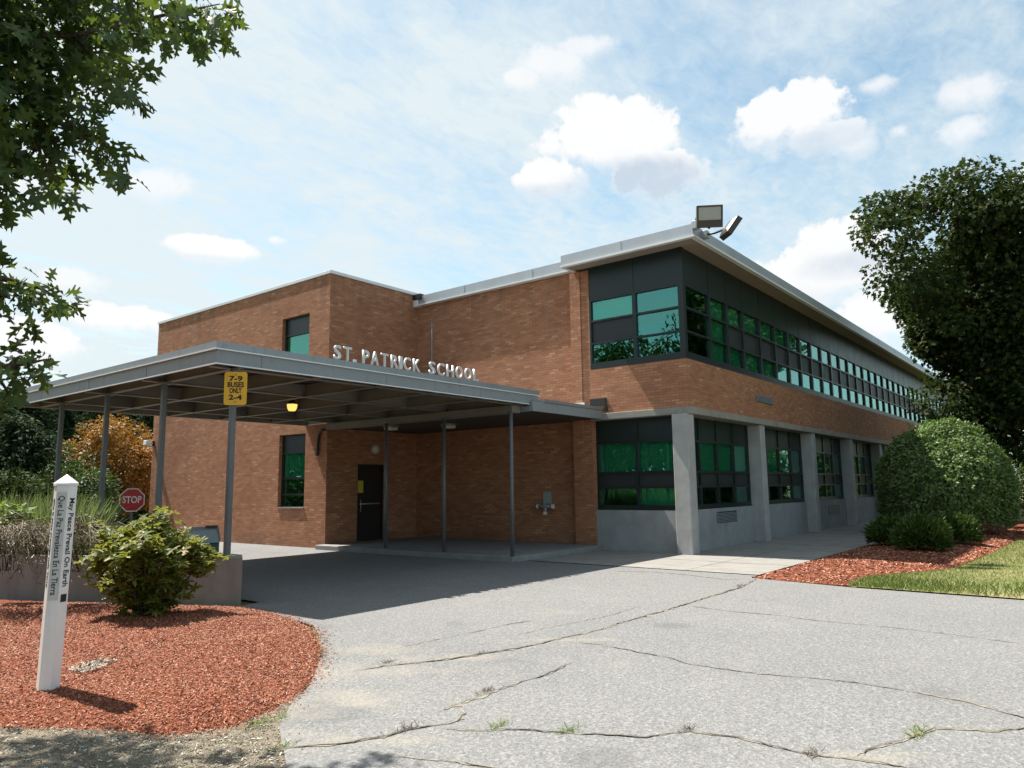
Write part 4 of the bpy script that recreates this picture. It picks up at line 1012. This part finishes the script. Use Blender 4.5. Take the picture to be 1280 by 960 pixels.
# ================================================================== PLANTS
def clump_leaves(centres, radii, counts, flat=0.8):
    P = []; O = []
    for c, r_, n_ in zip(centres, radii, counts):
        d = sphere_dirs(n_); rad = r_*rng.uniform(0.15, 1, n_)[:, None]**(1/2.2)
        P.append(np.asarray(c)+d*rad*np.array([1, 1, flat])); O.append(d)
    return np.vstack(P), np.vstack(O)
def shell_clumps(centre, rad, n, jitter=0.12, low=-0.6, inner=0.55):
    d = sphere_dirs(n*3); d = d[d[:, 2] > low][:n]
    k = rng.uniform(inner, 1.0, len(d))[:, None]**0.6*(1+rng.normal(size=(len(d), 1))*jitter)
    return np.asarray(centre)+d*np.asarray(rad)*k
def tree(name, base, height, crown_c, crown_r, ncl, clr, nleaf, size, shape, mat, label, group=None, trunk=0.25, low=-0.6, droop=0.3, inner=0.5, branches=7, lumps=None, under=None):
    t_ = empty(name, base, label, 'tree', group)
    base = np.array(base, float); cc_ = np.array(crown_c, float)
    b_ = MB(); top = cc_+np.array([0, 0, crown_r[2]*0.4])
    b_.tube([tuple(base-[0, 0, .1]), tuple(base*0.75+cc_*0.25+[0.05, 0.04, 0]), tuple(base*0.4+cc_*0.6+[-.05, .06, 0]), tuple(top)], [trunk*1.15, trunk*0.85, trunk*0.6, trunk*0.12], 10)
    cen = shell_clumps(cc_, crown_r, ncl, 0.13 if under is None else 0.06, low, inner)
    if under is not None:
        kf = np.clip((cen[:, 2]-under[0])/(under[1]-under[0]), 0, 1); kf = under[2]+(1-under[2])*kf*kf*(3-2*kf)
        cen[:, :2] = cc_[:2]+(cen[:, :2]-cc_[:2])*kf[:, None]
    if lumps is not None: cen = np.vstack([cen, lumps])
    for k in range(branches):
        e = cen[rng.integers(len(cen))]; s_ = base*0.45+cc_*0.55+np.array([0, 0, rng.uniform(-.3, .3)*crown_r[2]])
        mid = (s_+e)/2+np.array([0, 0, 0.12*crown_r[2]])
        b_.tube([tuple(s_), tuple(mid), tuple(e)], [trunk*0.35, trunk*0.2, trunk*0.05], 6)
    b_.build('trunk', BARK, t_)
    rr_ = clr*rng.uniform(0.6, 1.35, len(cen))
    per = np.maximum(6, (nleaf*rr_**2/np.sum(rr_**2))).astype(int)
    P, O = clump_leaves(cen, rr_, per, 0.75)
    ax = O*0.8+rnd(len(P), 0.5); ax[:, 2] -= droop
    nn = O*0.5+rnd(len(P), 0.45); nn[:, 2] += 0.8
    leaves('crown', P, ax, nn, size*rng.uniform(0.7, 1.25, len(P)), shape, mat, t_)
    return t_
# big maple on the right
mb = np.array([14.6, -6.3, 0.0])
tree('maple_tree', mb, 13, (14.5, -6.5, 6.85), (5.2, 5.2, 4.2), 300, 0.95, 135000, 0.165, S_MAPLE, L_MAPLE, 'large dense dark green maple beside the window wing', None, 0.32, -0.92, 0.35, 0.35, 16, lumps=np.array([at(px, py, (26.5 if py < 410 else 30.5)+rng.normal()*0.8) for px, py in ((1098, 262), (1108, 290), (1130, 262), (1160, 245), (1150, 280), (1190, 240), (1225, 236), (1265, 232), (1300, 240), (1135, 320), (1160, 360), (1190, 400), (1205, 440), (1215, 500), (1225, 520), (1110, 262), (1200, 260), (1240, 260), (1230, 500), (1270, 520), (1225, 470), (1196, 470), (1212, 530), (1250, 545), (1278, 480), (1245, 440), (1285, 560), (1300, 520), (1180, 500), (1150, 372), (1128, 345), (1172, 430))]), under=(4.5, 9.4, 0.45))
# dome-shaped viburnum
t_ = empty('domed_shrub', (9.6, -4.1, 0), 'tall clipped dome shrub in the mulch below the maple', 'shrub')
d = sphere_dirs(60000); d = d[d[:, 2] > -0.55][:38000]; cD = np.array([9.6, -3.68, 1.45]); rD = np.array([1.95, 1.82, 1.95])
k = 1+0.06*np.sin(d[:, 0]*5.3+2)*np.sin(d[:, 1]*4.1+d[:, 2]*3)+0.045*np.sin(d[:, 0]*9+1)*np.sin(d[:, 1]*8)*np.cos(d[:, 2]*7) + 0.03*np.sin(d[:, 0]*21)*np.sin(d[:, 2]*19+d[:, 1]*13)
P = cD + d*rD*(k*(1-np.abs(rng.normal(size=len(d)))*0.075))[:, None]; 
sd = sphere_dirs(170); sd = sd[sd[:, 2] > -0.1]
sh_ = np.vstack([cD + q_*rD*(1.0+u_[:, None]*rng.uniform(0.03, 0.09)) + rnd(7, 0.02) for q_ in sd for u_ in [rng.uniform(0, 1, 7)]])
P = np.vstack([P, sh_]); P = P[P[:, 2] > 0.1]; dd = unit(P-cD)
ax = dd*0.7+rnd(len(P), 0.55); ax[:, 2] -= 0.15; nn = dd+rnd(len(P), 0.35)+np.array([0, 0, 0.4])
leaves('crown', P, ax, nn, rng.uniform(0.075, 0.13, len(P)), S_OVAL, L_HEDGE, t_)
b = MB()
for k in range(9):
    a = rng.uniform(0, 6.28); b.tube([(9.6, -4.0, 0), (9.6+0.7*math.cos(a), -4.0+0.7*math.sin(a), 0.9), (9.6+1.5*math.cos(a), -4+1.5*math.sin(a), 1.9)], [0.05, 0.035, 0.012], 6)
b.build('stems', BARK, t_)
# three small yews
def yew(x, y, r_, h, label):
    t_ = empty('yew_shrub', (x, y, 0.05), label, 'shrub', 'yew shrubs in the right mulch bed')
    d = sphere_dirs(16000); d = d[d[:, 2] > -0.35][:9000]
    k = 1+0.16*np.sin(d[:, 0]*6+x)*np.sin(d[:, 1]*5+y)+0.1*np.sin(d[:, 0]*14)*np.sin(d[:, 1]*13+d[:, 2]*9)+rng.normal(size=len(d))*0.07
    P = np.array([x, y, h*0.42])+d*np.array([r_, r_, h*0.6])*(k*rng.uniform(0.72, 1, len(d)))[:, None]; P = P[P[:, 2] > 0.05]; dd = unit(P-np.array([x, y, h*0.3]))
    ax = dd+rnd(len(P), 0.35)+np.array([0, 0, 0.35])
    leaves('crown', P, ax, rnd(len(P)), rng.uniform(0.07, 0.15, len(P)), S_LONG, L_YEW, t_)
    b_ = MB()
    for k in range(6):
        a = rng.uniform(0, 6.28); b_.tube([(x, y, 0), (x+0.5*r_*math.cos(a), y+0.5*r_*math.sin(a), h*0.6)], [0.025, 0.008], 5)
    b_.build('stems', BARK, t_)
q = on_z(1157, 690, 0.05); yew(q[0]+0.2, q[1]+0.1, 0.52, 0.74, 'nearest low yew shrub, its top catching the sun')
q = on_z(1120, 683, 0.05); yew(q[0]+0.2, q[1]+0.1, 0.47, 0.66, 'low dark yew shrub nearest the sidewalk, in the shade')
q = on_z(1190, 682, 0.05); yew(q[0]+0.2, q[1]+0.0, 0.52, 0.72, 'bright low yew shrub nearest the lawn')
# undergrowth behind the dome shrub
for (x, y, r_, h, lb) in ((16.5, -3.6, 1.3, 2.6, 'dark shrub growing between the dome shrub and the facade'), (19.5, -4.6, 2.2, 3.6, 'shaded shrub behind the maple trunk'), (13.0, -7.3, 0.8, 0.9, 'small leafy shrub to the right of the dome shrub'), (24, -8, 2.6, 4.6, 'broad shaded shrub far behind the dome shrub')):
    t_ = empty('shrub', (x, y, 0), lb, 'shrub')
    cen = shell_clumps((x, y, h*0.5), (r_*0.75, r_*0.75, h*0.42), 28, 0.15, -0.9, 0.3); P, O = clump_leaves(cen, [r_*0.34]*len(cen), [190]*len(cen))
    leaves('crown', P, O+rnd(len(P), .5), O+np.array([0, 0, .7]), rng.uniform(0.1, 0.2, len(P)), S_OVAL, L_DECID, t_)
    b = MB(); b.tube([(x, y, 0), (x, y, h*0.5)], [0.06, 0.02], 6); b.build('stems', BARK, t_)

# rhododendron in front of the planter
rc = on_z(180, 767, 0.1); rx, ry = rc[0], rc[1]
rd = empty('rhododendron', (rx, ry, 0.08), 'rounded yellow-green rhododendron in the red mulch before the planter wall', 'shrub')
cenR = []; b = MB(); Dr = np.linalg.norm((rc-CAM)[:2])
for (px, py, dz) in [(120, 690, 0), (125, 665, .1), (150, 655, .1), (180, 645, 0), (205, 640, -.05), (225, 655, 0), (245, 672, .1), (258, 690, 0), (262, 700, -.1), (250, 712, .05), (235, 725, 0), (140, 715, -.1), (165, 700, -.25), (195, 690, -.3), (220, 700, -.25), (160, 675, -.2), (200, 665, -.2), (135, 700, -.15), (235, 690, -.15), (180, 720, -.25),
                     (150, 735, -.1), (205, 730, -.15), (118, 705, .1), (165, 655, .3), (195, 650, .35), (220, 668, .3), (145, 680, .3), (240, 700, .3), (190, 715, .3), (215, 720, .2), (128, 712, .1), (172, 742, -.05), (196, 745, -.05), (140, 728, 0), (160, 748, 0), (212, 745, 0), (228, 735, 0), (185, 700, -.4), (150, 690, -.35), (115, 698, .05), (132, 676, .1), (190, 636, .1), (270, 695, 0), (170, 690, -.4), (210, 712, -.4), (185, 735, -.2), (170, 725, -.3), (200, 738, -.3), (150, 715, -.4), (225, 712, -.4), (165, 752, -.1), (185, 750, -.15), (205, 700, -.5), (180, 680, -.5), (160, 700, -.5)]:
    py += 16 if py < 660 else (9 if py < 680 else 3); px = 186+(px-186)*0.86
    e = at(px, py, Dr+dz); cenR.append(e)
    m_ = np.array([rx, ry, 0.1])*0.55+e*0.45+rnd(1, .05)[0]; b.tube([(rx+rng.normal()*.05, ry+rng.normal()*.05, 0.05), tuple(m_), tuple(e)], [0.022, 0.014, 0.005], 6)
b.build('stems', BARK, rd)
P = []; AX = []; NN = []
for e in cenR:
    for j in range(15):                                  # whorls of leaves at the shoot ends
        w0 = e+rnd(1, 0.085)[0]; n_ = 9; up = unit(np.array([rng.normal()*.4, rng.normal()*.4, 1.0])[None])[0]
        a0 = np.cross(up, [0.3, 0.7, 0.1]); a0 /= np.linalg.norm(a0); b0 = np.cross(up, a0)
        for k in range(n_):
            an = 2*math.pi*(k+rng.uniform(-.3, .3))/n_; rad_ = a0*math.cos(an)+b0*math.sin(an)
            P.append(w0); AX.append(rad_+up*rng.uniform(-0.25, 0.6)); NN.append(up+rad_*-0.2+rng.normal(size=3)*.15)
leaves('crown', np.array(P), np.array(AX), np.array(NN), rng.uniform(0.065, 0.115, len(P)), [(0, 0), (.3, .15), (.65, .19), (.9, .1), (1, 0), (.9, -.1), (.65, -.19), (.3, -.15)], L_RHODO, rd, 0.25)

# tall grass and weeds in the planter
PL_IN = inset(PLN, 0.22)
n = 14000; Q = np.c_[rng.uniform(-13.6, -10.0, n), rng.uniform(2.6, 9.5, n)]; Q = Q[inside(Q, PL_IN)]
Q = Q[Q[:, 1] > 3.4]
_low = Q[:, 0] > -16.25+(Q[:, 1]+7.57)*0.4176          # lower growth on the drive side of the bed
hq = rng.uniform(0.35, 1.15, len(Q))*np.clip((Q[:, 1]-2.6)/2.5, 0.35, 1)*np.where(_low, 0.55, 1.0)
tag(blades('tall_grass', np.c_[Q, np.full(len(Q), 0.54)], hq, L_GRASS, 0.35, None, 0.55), 'tall yellow-green grass filling the planter behind the wall', 'grass', kind='stuff')
def weed(px, dist, h, r_, n_, mat, size, shape, label, z0=0.5, name='weed_plant', group=None, cat='plant'):
    c = at(px, 640, dist); t_ = empty(name, (c[0], c[1], z0), label, cat, group)
    b_ = MB(); P = []; A_ = []
    for s_ in range(n_):
        e = np.array([c[0], c[1], z0])+np.array([rng.normal()*r_*0.5, rng.normal()*r_*0.5, h*rng.uniform(0.6, 1)]); s0 = np.array([c[0]+rng.normal()*r_*.2, c[1]+rng.normal()*r_*.2, z0])
        m_ = (s0+e)/2+np.array([0, 0, .08*h]); b_.tube([tuple(s0), tuple(m_), tuple(e)], [0.007, 0.005, 0.002], 5)
        for k in range(16):
            u_ = rng.uniform(0.3, 1.02); P.append(s0*(1-u_)+e*u_+np.array([0, 0, .12*h*4*u_*(1-u_)*.6])); A_.append([rng.normal(), rng.normal(), rng.uniform(-.2, .6)])
    b_.build('stems', TWIG, t_); P = np.array(P); nn = rnd(len(P), .4); nn[:, 2] += 1
    leaves('crown', P, np.array(A_), nn, size*rng.uniform(.6, 1.2, len(P)), shape, mat, t_)
for px, dist, h, r_, n_, mt, sz, shp, lb in (
        (12, 13.2, 1.12, 0.35, 12, L_LIME, 0.15, S_OVAL, 'tall light green weed with broad leaves at the left end of the planter'),
        (45, 14.6, 0.95, 0.35, 12, L_LIME, 0.13, S_OVAL, 'light green broad-leaved weed just left of the white post'),
        (112, 13.8, 0.85, 0.35, 20, L_SILVER, 0.09, S_LONG, 'grey-green feathery weed just right of the white post'),
        (136, 12.9, 0.58, 0.36, 26, L_SILVER, 0.08, S_LONG, 'grey-green bushy weed below left of the stop sign'),
        (196, 14.5, 0.80, 0.3, 16, L_GRASS, 0.13, S_LONG, 'grassy weed just right of the stop sign'),
        (92, 12.4, 0.55, 0.3, 16, L_GRASS, 0.10, S_LONG, 'low green weed behind the white post'),
        (205, 12.6, 0.62, 0.35, 18, L_GRASS, 0.10, S_LONG, 'green weed showing above the rhododendron'),
        (165, 12.4, 0.50, 0.3, 18, L_SILVER, 0.08, S_LONG, 'low silvery weed behind the rhododendron')):
    weed(px, dist, h, r_, n_, mt, sz, shp, lb)
# dry drooping shrub spilling over the wall
c = at(50, 690, 11.75); t_ = empty('dry_shrub', (c[0], c[1], 0.5), 'dry brown shrub drooping over the planter wall behind the post', 'shrub')
P = []; A_ = []; b = MB()
for s_ in range(260):
    px = rng.uniform(-30, 118); o_ = at(px, 652+rng.uniform(0, 30), 12.3+rng.uniform(-.2, .5)); e = at(px+rng.normal()*34, 694+18*math.sin(px*0.11)+rng.uniform(-34, 24), 11.3+rng.uniform(-.25, .3))
    m_ = (o_+e)/2+np.array([0, 0, rng.uniform(.04, .16)]); b.tube([tuple(o_), tuple(m_), tuple(e)], [0.005, 0.004, 0.0015], 4)
    for k in range(14):
        u_ = rng.uniform(.2, 1); P.append((1-u_)**2*o_+2*u_*(1-u_)*m_+u_*u_*e); A_.append((e-o_)+rng.normal(size=3)*.35)
b.build('stems', L_DRY, t_); P = np.array(P)
leaves('crown', P, np.array(A_), rnd(len(P)), rng.uniform(.04, .12, len(P)), [(0, .02), (.6, .05), (1, 0), (.6, -.05), (0, -.02)], L_DRY, t_)

# oak whose boughs hang into the picture
oak = empty('oak_tree', (-16.4, 1.2, 0), 'oak with dark lobed leaves hanging into the upper left of the view', 'tree')
clumps = [(20, 20, 62), (80, 20, 60), (140, 8, 46), (150, 40, 20), (192, 10, 32), (210, 36, 18), (238, 10, 24), (262, 26, 16), (282, 8, 14), (268, 52, 12), (30, 84, 50), (84, 78, 42), (128, 56, 32), (158, 92, 20), (140, 110, 22), (172, 118, 10), (60, 146, 34), (104, 140, 28), (16, 150, 40),
          (138, 176, 16), (148, 200, 14), (160, 218, 7), (84, 196, 24), (78, 226, 14), (74, 250, 8), (40, 186, 22), (2, 215, 16), (4, 248, 9), (-60, 60, 90), (-70, 180, 80), (-60, -60, 90), (40, -60, 80), (130, -50, 40),
      (2, 345, 12), (28, 350, 12), (55, 358, 9), (78, 372, 7), (95, 384, 4), (10, 375, 10), (38, 380, 9), (40, 402, 4), (8, 448, 10), (36, 450, 8), (60, 444, 4), (12, 478, 9), (42, 470, 6), (2, 500, 6), (-70, 370, 40), (-70, 470, 40), (-52, 130, 36.01), (-62, 215, 30.01), (-75, 60, 36.01), (-100, 180, 34.01)]
cen = []; cnt = []; rad = []
for (px, py, r_) in clumps:
    dist = (8.3 if r_ % 1 else (6.5 if px < 150 else 5.5))+rng.normal()*0.2
    cen.append(at(px, py, dist)); rad.append(r_/F*dist*1.05); cnt.append(int((0.046 if px < 60 else 0.036)*r_*r_)+6)
P, O = clump_leaves(cen, rad, cnt, 1.0)
# the rest of the crown, outside the frame to the left
cen2 = shell_clumps((-17.2, 1.0, 5.6), (2.1, 2.4, 2.2), 60, 0.15, -0.6, 0.4); P2, O2 = clump_leaves(cen2, [0.7]*len(cen2), [95]*len(cen2))
P = np.vstack([P, P2]); O = np.vstack([O, O2])
ax = O*0.5+rnd(len(P), 0.55); ax[:, 2] -= 0.55; nn = rnd(len(P), 0.6); nn[:, 2] += 0.75
leaves('crown', P, ax, nn, rng.uniform(0.14, 0.23, len(P)), S_OAK, L_OAK, oak, 0.3)
b = MB(); b.tube([(-16.4, 1.2, -0.1), (-16.45, 1.15, 1.5), (-16.6, 1.1, 3.5), (-16.9, 1.0, 6.5)], [0.26, 0.21, 0.18, 0.06], 12)
for (path) in ([(-16.6, 1.1, 3.8), at(-120, 60, 6.7), at(-30, 40, 6.6), at(90, 45, 6.5), at(200, 20, 5.6), at(275, 5, 5.5)],
               [at(-30, 40, 6.6), at(40, 100, 6.5), at(90, 160, 6.5), at(140, 200, 6.5)], [at(40, 100, 6.5), at(30, 160, 6.5), at(70, 225, 6.5)],
               [at(-60, 60, 6.6), at(-20, 150, 6.5), at(5, 235, 6.5)], [at(90, 45, 6.5), at(150, 100, 6.5)],
               [(-16.5, 1.1, 2.6), at(-100, 340, 6.6), at(-10, 345, 6.5), at(50, 360, 6.5), at(100, 390, 6.5)],
               [(-16.5, 1.1, 2.3), at(-100, 440, 6.6), at(-10, 460, 6.5), at(30, 455, 6.5), at(65, 448, 6.5)], [at(-10, 460, 6.5), at(10, 490, 6.5), at(0, 515, 6.5)]):
    n_ = len(path); b.tube([tuple(q) for q in path], list(np.linspace(0.045 if n_ > 4 else 0.014, 0.004, n_)), 6)
b.build('trunk', BARK, oak)

# ---- trees beyond the canopy on the left
def conifer(px, dist, h, r_, label, mat=L_PINE, nl=14000, size=0.5, name='pine_tree'):
    c = at(px, 613, dist); x, y = c[0], c[1]; t_ = empty(name, (x, y, 0), label, 'tree', 'trees beyond the canopy')
    b_ = MB(); b_.tube([(x, y, -.1), (x+.05, y, h*.5), (x, y, h*.98)], [0.22, 0.14, 0.03], 8)
    P = []; A_ = []
    nw = int(h*2.4)
    for k in range(nw):
        zf = 0.08+0.9*k/nw; rr_ = r_*(1-zf)**0.75*rng.uniform(.75, 1.2)+0.15
        for j in range(6):
            an = rng.uniform(0, 6.28); e = np.array([x+math.cos(an)*rr_, y+math.sin(an)*rr_, h*zf-rr_*0.18])
            if k % 3 == 0 and j < 3: b_.tube([(x, y, h*zf), tuple(e)], [0.03, 0.008], 4)
            m_ = max(3, int(nl/(nw*6)*(rr_/r_+0.25)*1.6))
            u_ = rng.uniform(.15, 1.0, m_)[:, None]; s0 = np.array([x, y, h*zf])
            P.append(s0*(1-u_)+e*u_+rnd(m_, 0.2*np.sqrt(rr_))); A_.append(np.tile((e-s0)/rr_, (m_, 1))+rnd(m_, .5)-np.array([0, 0, .15]))
    P = np.vstack(P); A_ = np.vstack(A_); nn = rnd(len(P), .5); nn[:, 2] += .8
    b_.build('trunk', BARK, t_)
    leaves('crown', P, A_, nn, 0.56*size*rng.uniform(.6, 1.2, len(P)), S_SPRAY, mat, t_)
for px, dist, h, r_, lb, sz in (
        (-25, 38, 6.3, 2.6, 'dark pine at the far left edge beyond the canopy', .5), (28, 44, 7.0, 2.5, 'dark pine standing over the canopy\'s left end', .5),
        (62, 48, 7.5, 2.5, 'tall pine whose top just shows under the canopy edge', .5), (100, 50, 7.6, 2.5, 'pine seen between the two far canopy posts', .5),
        (20, 30, 4.4, 2.2, 'short bushy fir in front of the dark pines', .36), (128, 46, 7.6, 2.4, 'dark pine just behind the rusty tree', .45),
        (165, 52, 7.6, 2.6, 'distant pine above the rusty tree', .5), (190, 44, 6.5, 2.2, 'pine partly hidden by the brick wall edge', .45)):
    conifer(px, dist, h, r_, lb, size=sz)
c = at(144, 613, 33.5)
tree('rusty_tree', (c[0], c[1], 0), 5.0, (c[0], c[1], 2.45), (1.75, 1.75, 2.1), 90, 0.5, 20000, 0.13, S_OVAL, L_ORANGE, 'small rusty orange tree between canopy posts beside the brick wall', None, 0.06, -0.9, 0.2, 0.3, 9)
for px, dist, h, r_, lb in ((78, 33, 3.2, 1.5, 'green bushy tree left of the rusty tree'), (40, 26, 1.9, 1.3, 'dark leafy bush low beyond the planter'), (-10, 25, 2.2, 1.5, 'dark leafy bush at the left edge beyond the planter'), (100, 30, 2.2, 1.2, 'green bush at the foot of the rusty tree')):
    c = at(px, 613, dist)
    tree('bushy_tree', (c[0], c[1], 0), h, (c[0], c[1], h*0.52), (r_, r_, h*0.46), 36, 0.6, 9000, 0.14, S_OVAL, L_MAPLE if px < 60 else L_DECID, lb, 'trees beyond the canopy', 0.07, -0.9, 0.2, 0.35, 5)
# far wood behind everything on the left, one mass
P = []; 
for k in range(90):
    a = rng.uniform(YAW+0.32, YAW+1.25); dist = rng.uniform(62, 80); h = rng.uniform(7.5, 9.2)
    cx_, cy_ = CAM[0]+math.cos(a)*dist, CAM[1]+math.sin(a)*dist
    cen = np.c_[cx_+rng.normal(size=16)*1.8, cy_+rng.normal(size=16)*1.8, rng.uniform(0.5, h, 16)]; Pk, Ok = clump_leaves(cen, [1.5]*16, [26]*16); P.append(np.c_[Pk, Ok])
P = np.vstack(P)
tag(leaves('far_wood', P[:, :3], P[:, 3:]+rnd(len(P), .5), P[:, 3:]+np.array([0, 0, .6]), rng.uniform(.6, 1.1, len(P)), S_SPRAY, L_PINE, None), 'dark wood in the far distance behind the pines', 'wood', kind='stuff')
# trees across the drive: they stand behind the viewer and show in the window glass
for (x, y, h, lb) in ((30, -24, 9, 'a'), (44, -30, 11, 'b'), (58, -26, 10, 'c'), (20, -31, 9, 'd'), (74, -34, 12, 'e'), (-38, 17, 7.5, 'f'), (-44, 30, 9.5, 'g'), (-50, 8, 9, 'h'), (-36, 2, 6.5, 'i')):
    tree('broadleaf_tree', (x, y, 0), h, (x, y, h*0.56), (h*0.36, h*0.36, h*0.42), 46, h*0.14, 5200, 0.42, S_OVAL, L_DECID,
         'green tree across the drive, mirrored in the window glass', 'trees mirrored in the windows', 0.2, -0.8, 0.3, 0.4, 6)

for nm_, x0, y0, x1, y1, h, lb in (('hedge', -34, -4, -34, 46, 7.2, 'tall green hedge added behind the viewer to block sky reflected in the end windows'), ('hedge', 6, -22.5, 66, -22.5, 3.6, 'tall green hedge added across the lawn to block sky reflected in the long facade windows'), ('hedge', 46, -9.5, 110, -22, 9.0, 'long green hedge added beyond the maple to block sky reflected in the far facade windows')):  # hedges added out of view to keep bright sky out of the glass
    m_ = 230; u_ = rng.uniform(0, 1, m_); cen = np.c_[x0+(x1-x0)*u_+rng.normal(size=m_)*.5, y0+(y1-y0)*u_+rng.normal(size=m_)*.5, rng.uniform(.4, h*rng.uniform(.75, 1, m_), m_)]
    P, O = clump_leaves(cen, [1.2]*m_, [110]*m_)
    tag(leaves(nm_, P, O+rnd(len(P), .5), O+np.array([0, 0, .6]), rng.uniform(.3, .55, len(P)), S_OVAL, L_MAPLE, None), lb, 'hedge')
for (x, y, h) in ((-29.5, 15.6, 12.0), (-32, 22, 13.0), (14, -18, 10), (26, -17, 11), (37, -19, 10), (50, -18, 12)):
    tree('broadleaf_tree', (x, y, 0), h, (x, y, h*0.56), (h*0.4, h*0.36, h*0.42), 50, h*0.15, 9000, 0.36, S_OVAL, L_MAPLE,
         'green tree across the drive, mirrored in the window glass', 'trees mirrored in the windows', 0.2, -0.85, 0.3, 0.4, 6)
# ---- weeds in the pavement cracks
for i, (px, py, s_, dry, lb) in enumerate((
        (622, 909, 1.0, 0, 'flat green weed in the long crack, left of the middle one'), (712, 914, 0.9, 0, 'green weed in the long front crack, below the wide joint'), (1148, 917, 1.1, 0, 'green weed in the crack at the lower right'),
        (485, 828, 0.7, 1, 'small straw tuft in the sandy seam near the mulch'), (608, 865, 0.9, 1, 'wispy straw tuft in the short slanting crack'), (510, 912, 0.9, 1, 'straw tuft in the front crack nearest the mulch'),
        (860, 913, 0.8, 1, 'dry tuft at the bend of the long front crack'), (355, 934, 0.8, 0, 'low green weed where the front crack meets the sand'), (925, 733, 0.9, 1, 'dry tuft in the joint beside the right mulch bed'),
        (335, 903, 1.3, 0, 'green weed on the sandy edge of the left mulch'), (396, 823, 1.0, 1, 'dry weed at the right edge of the left mulch'), (1015, 943, 0.8, 1, 'dry tuft near the fork of the front crack'), (600, 818, 0.7, 1, 'dry tuft in the wide joint left of centre'))):
    c = on_z(px, py); t_ = 70
    P = np.c_[c[0]+rng.normal(size=t_)*0.045*s_*1.6, c[1]+rng.normal(size=t_)*0.025*s_, np.full(t_, 0.004)]
    a_ = rnd(t_, 0.7); a_[:, 2] = 0.55
    o = leaves('weed_tuft', P, a_, rnd(t_), rng.uniform(.02, .065, t_)*s_, [(0, .04), (.6, .035), (1, 0), (.6, -.035), (0, -.04)], L_DRY if dry else L_LIME, None, .3)
    tag(o, lb, 'weed', 'weeds growing in the pavement cracks')
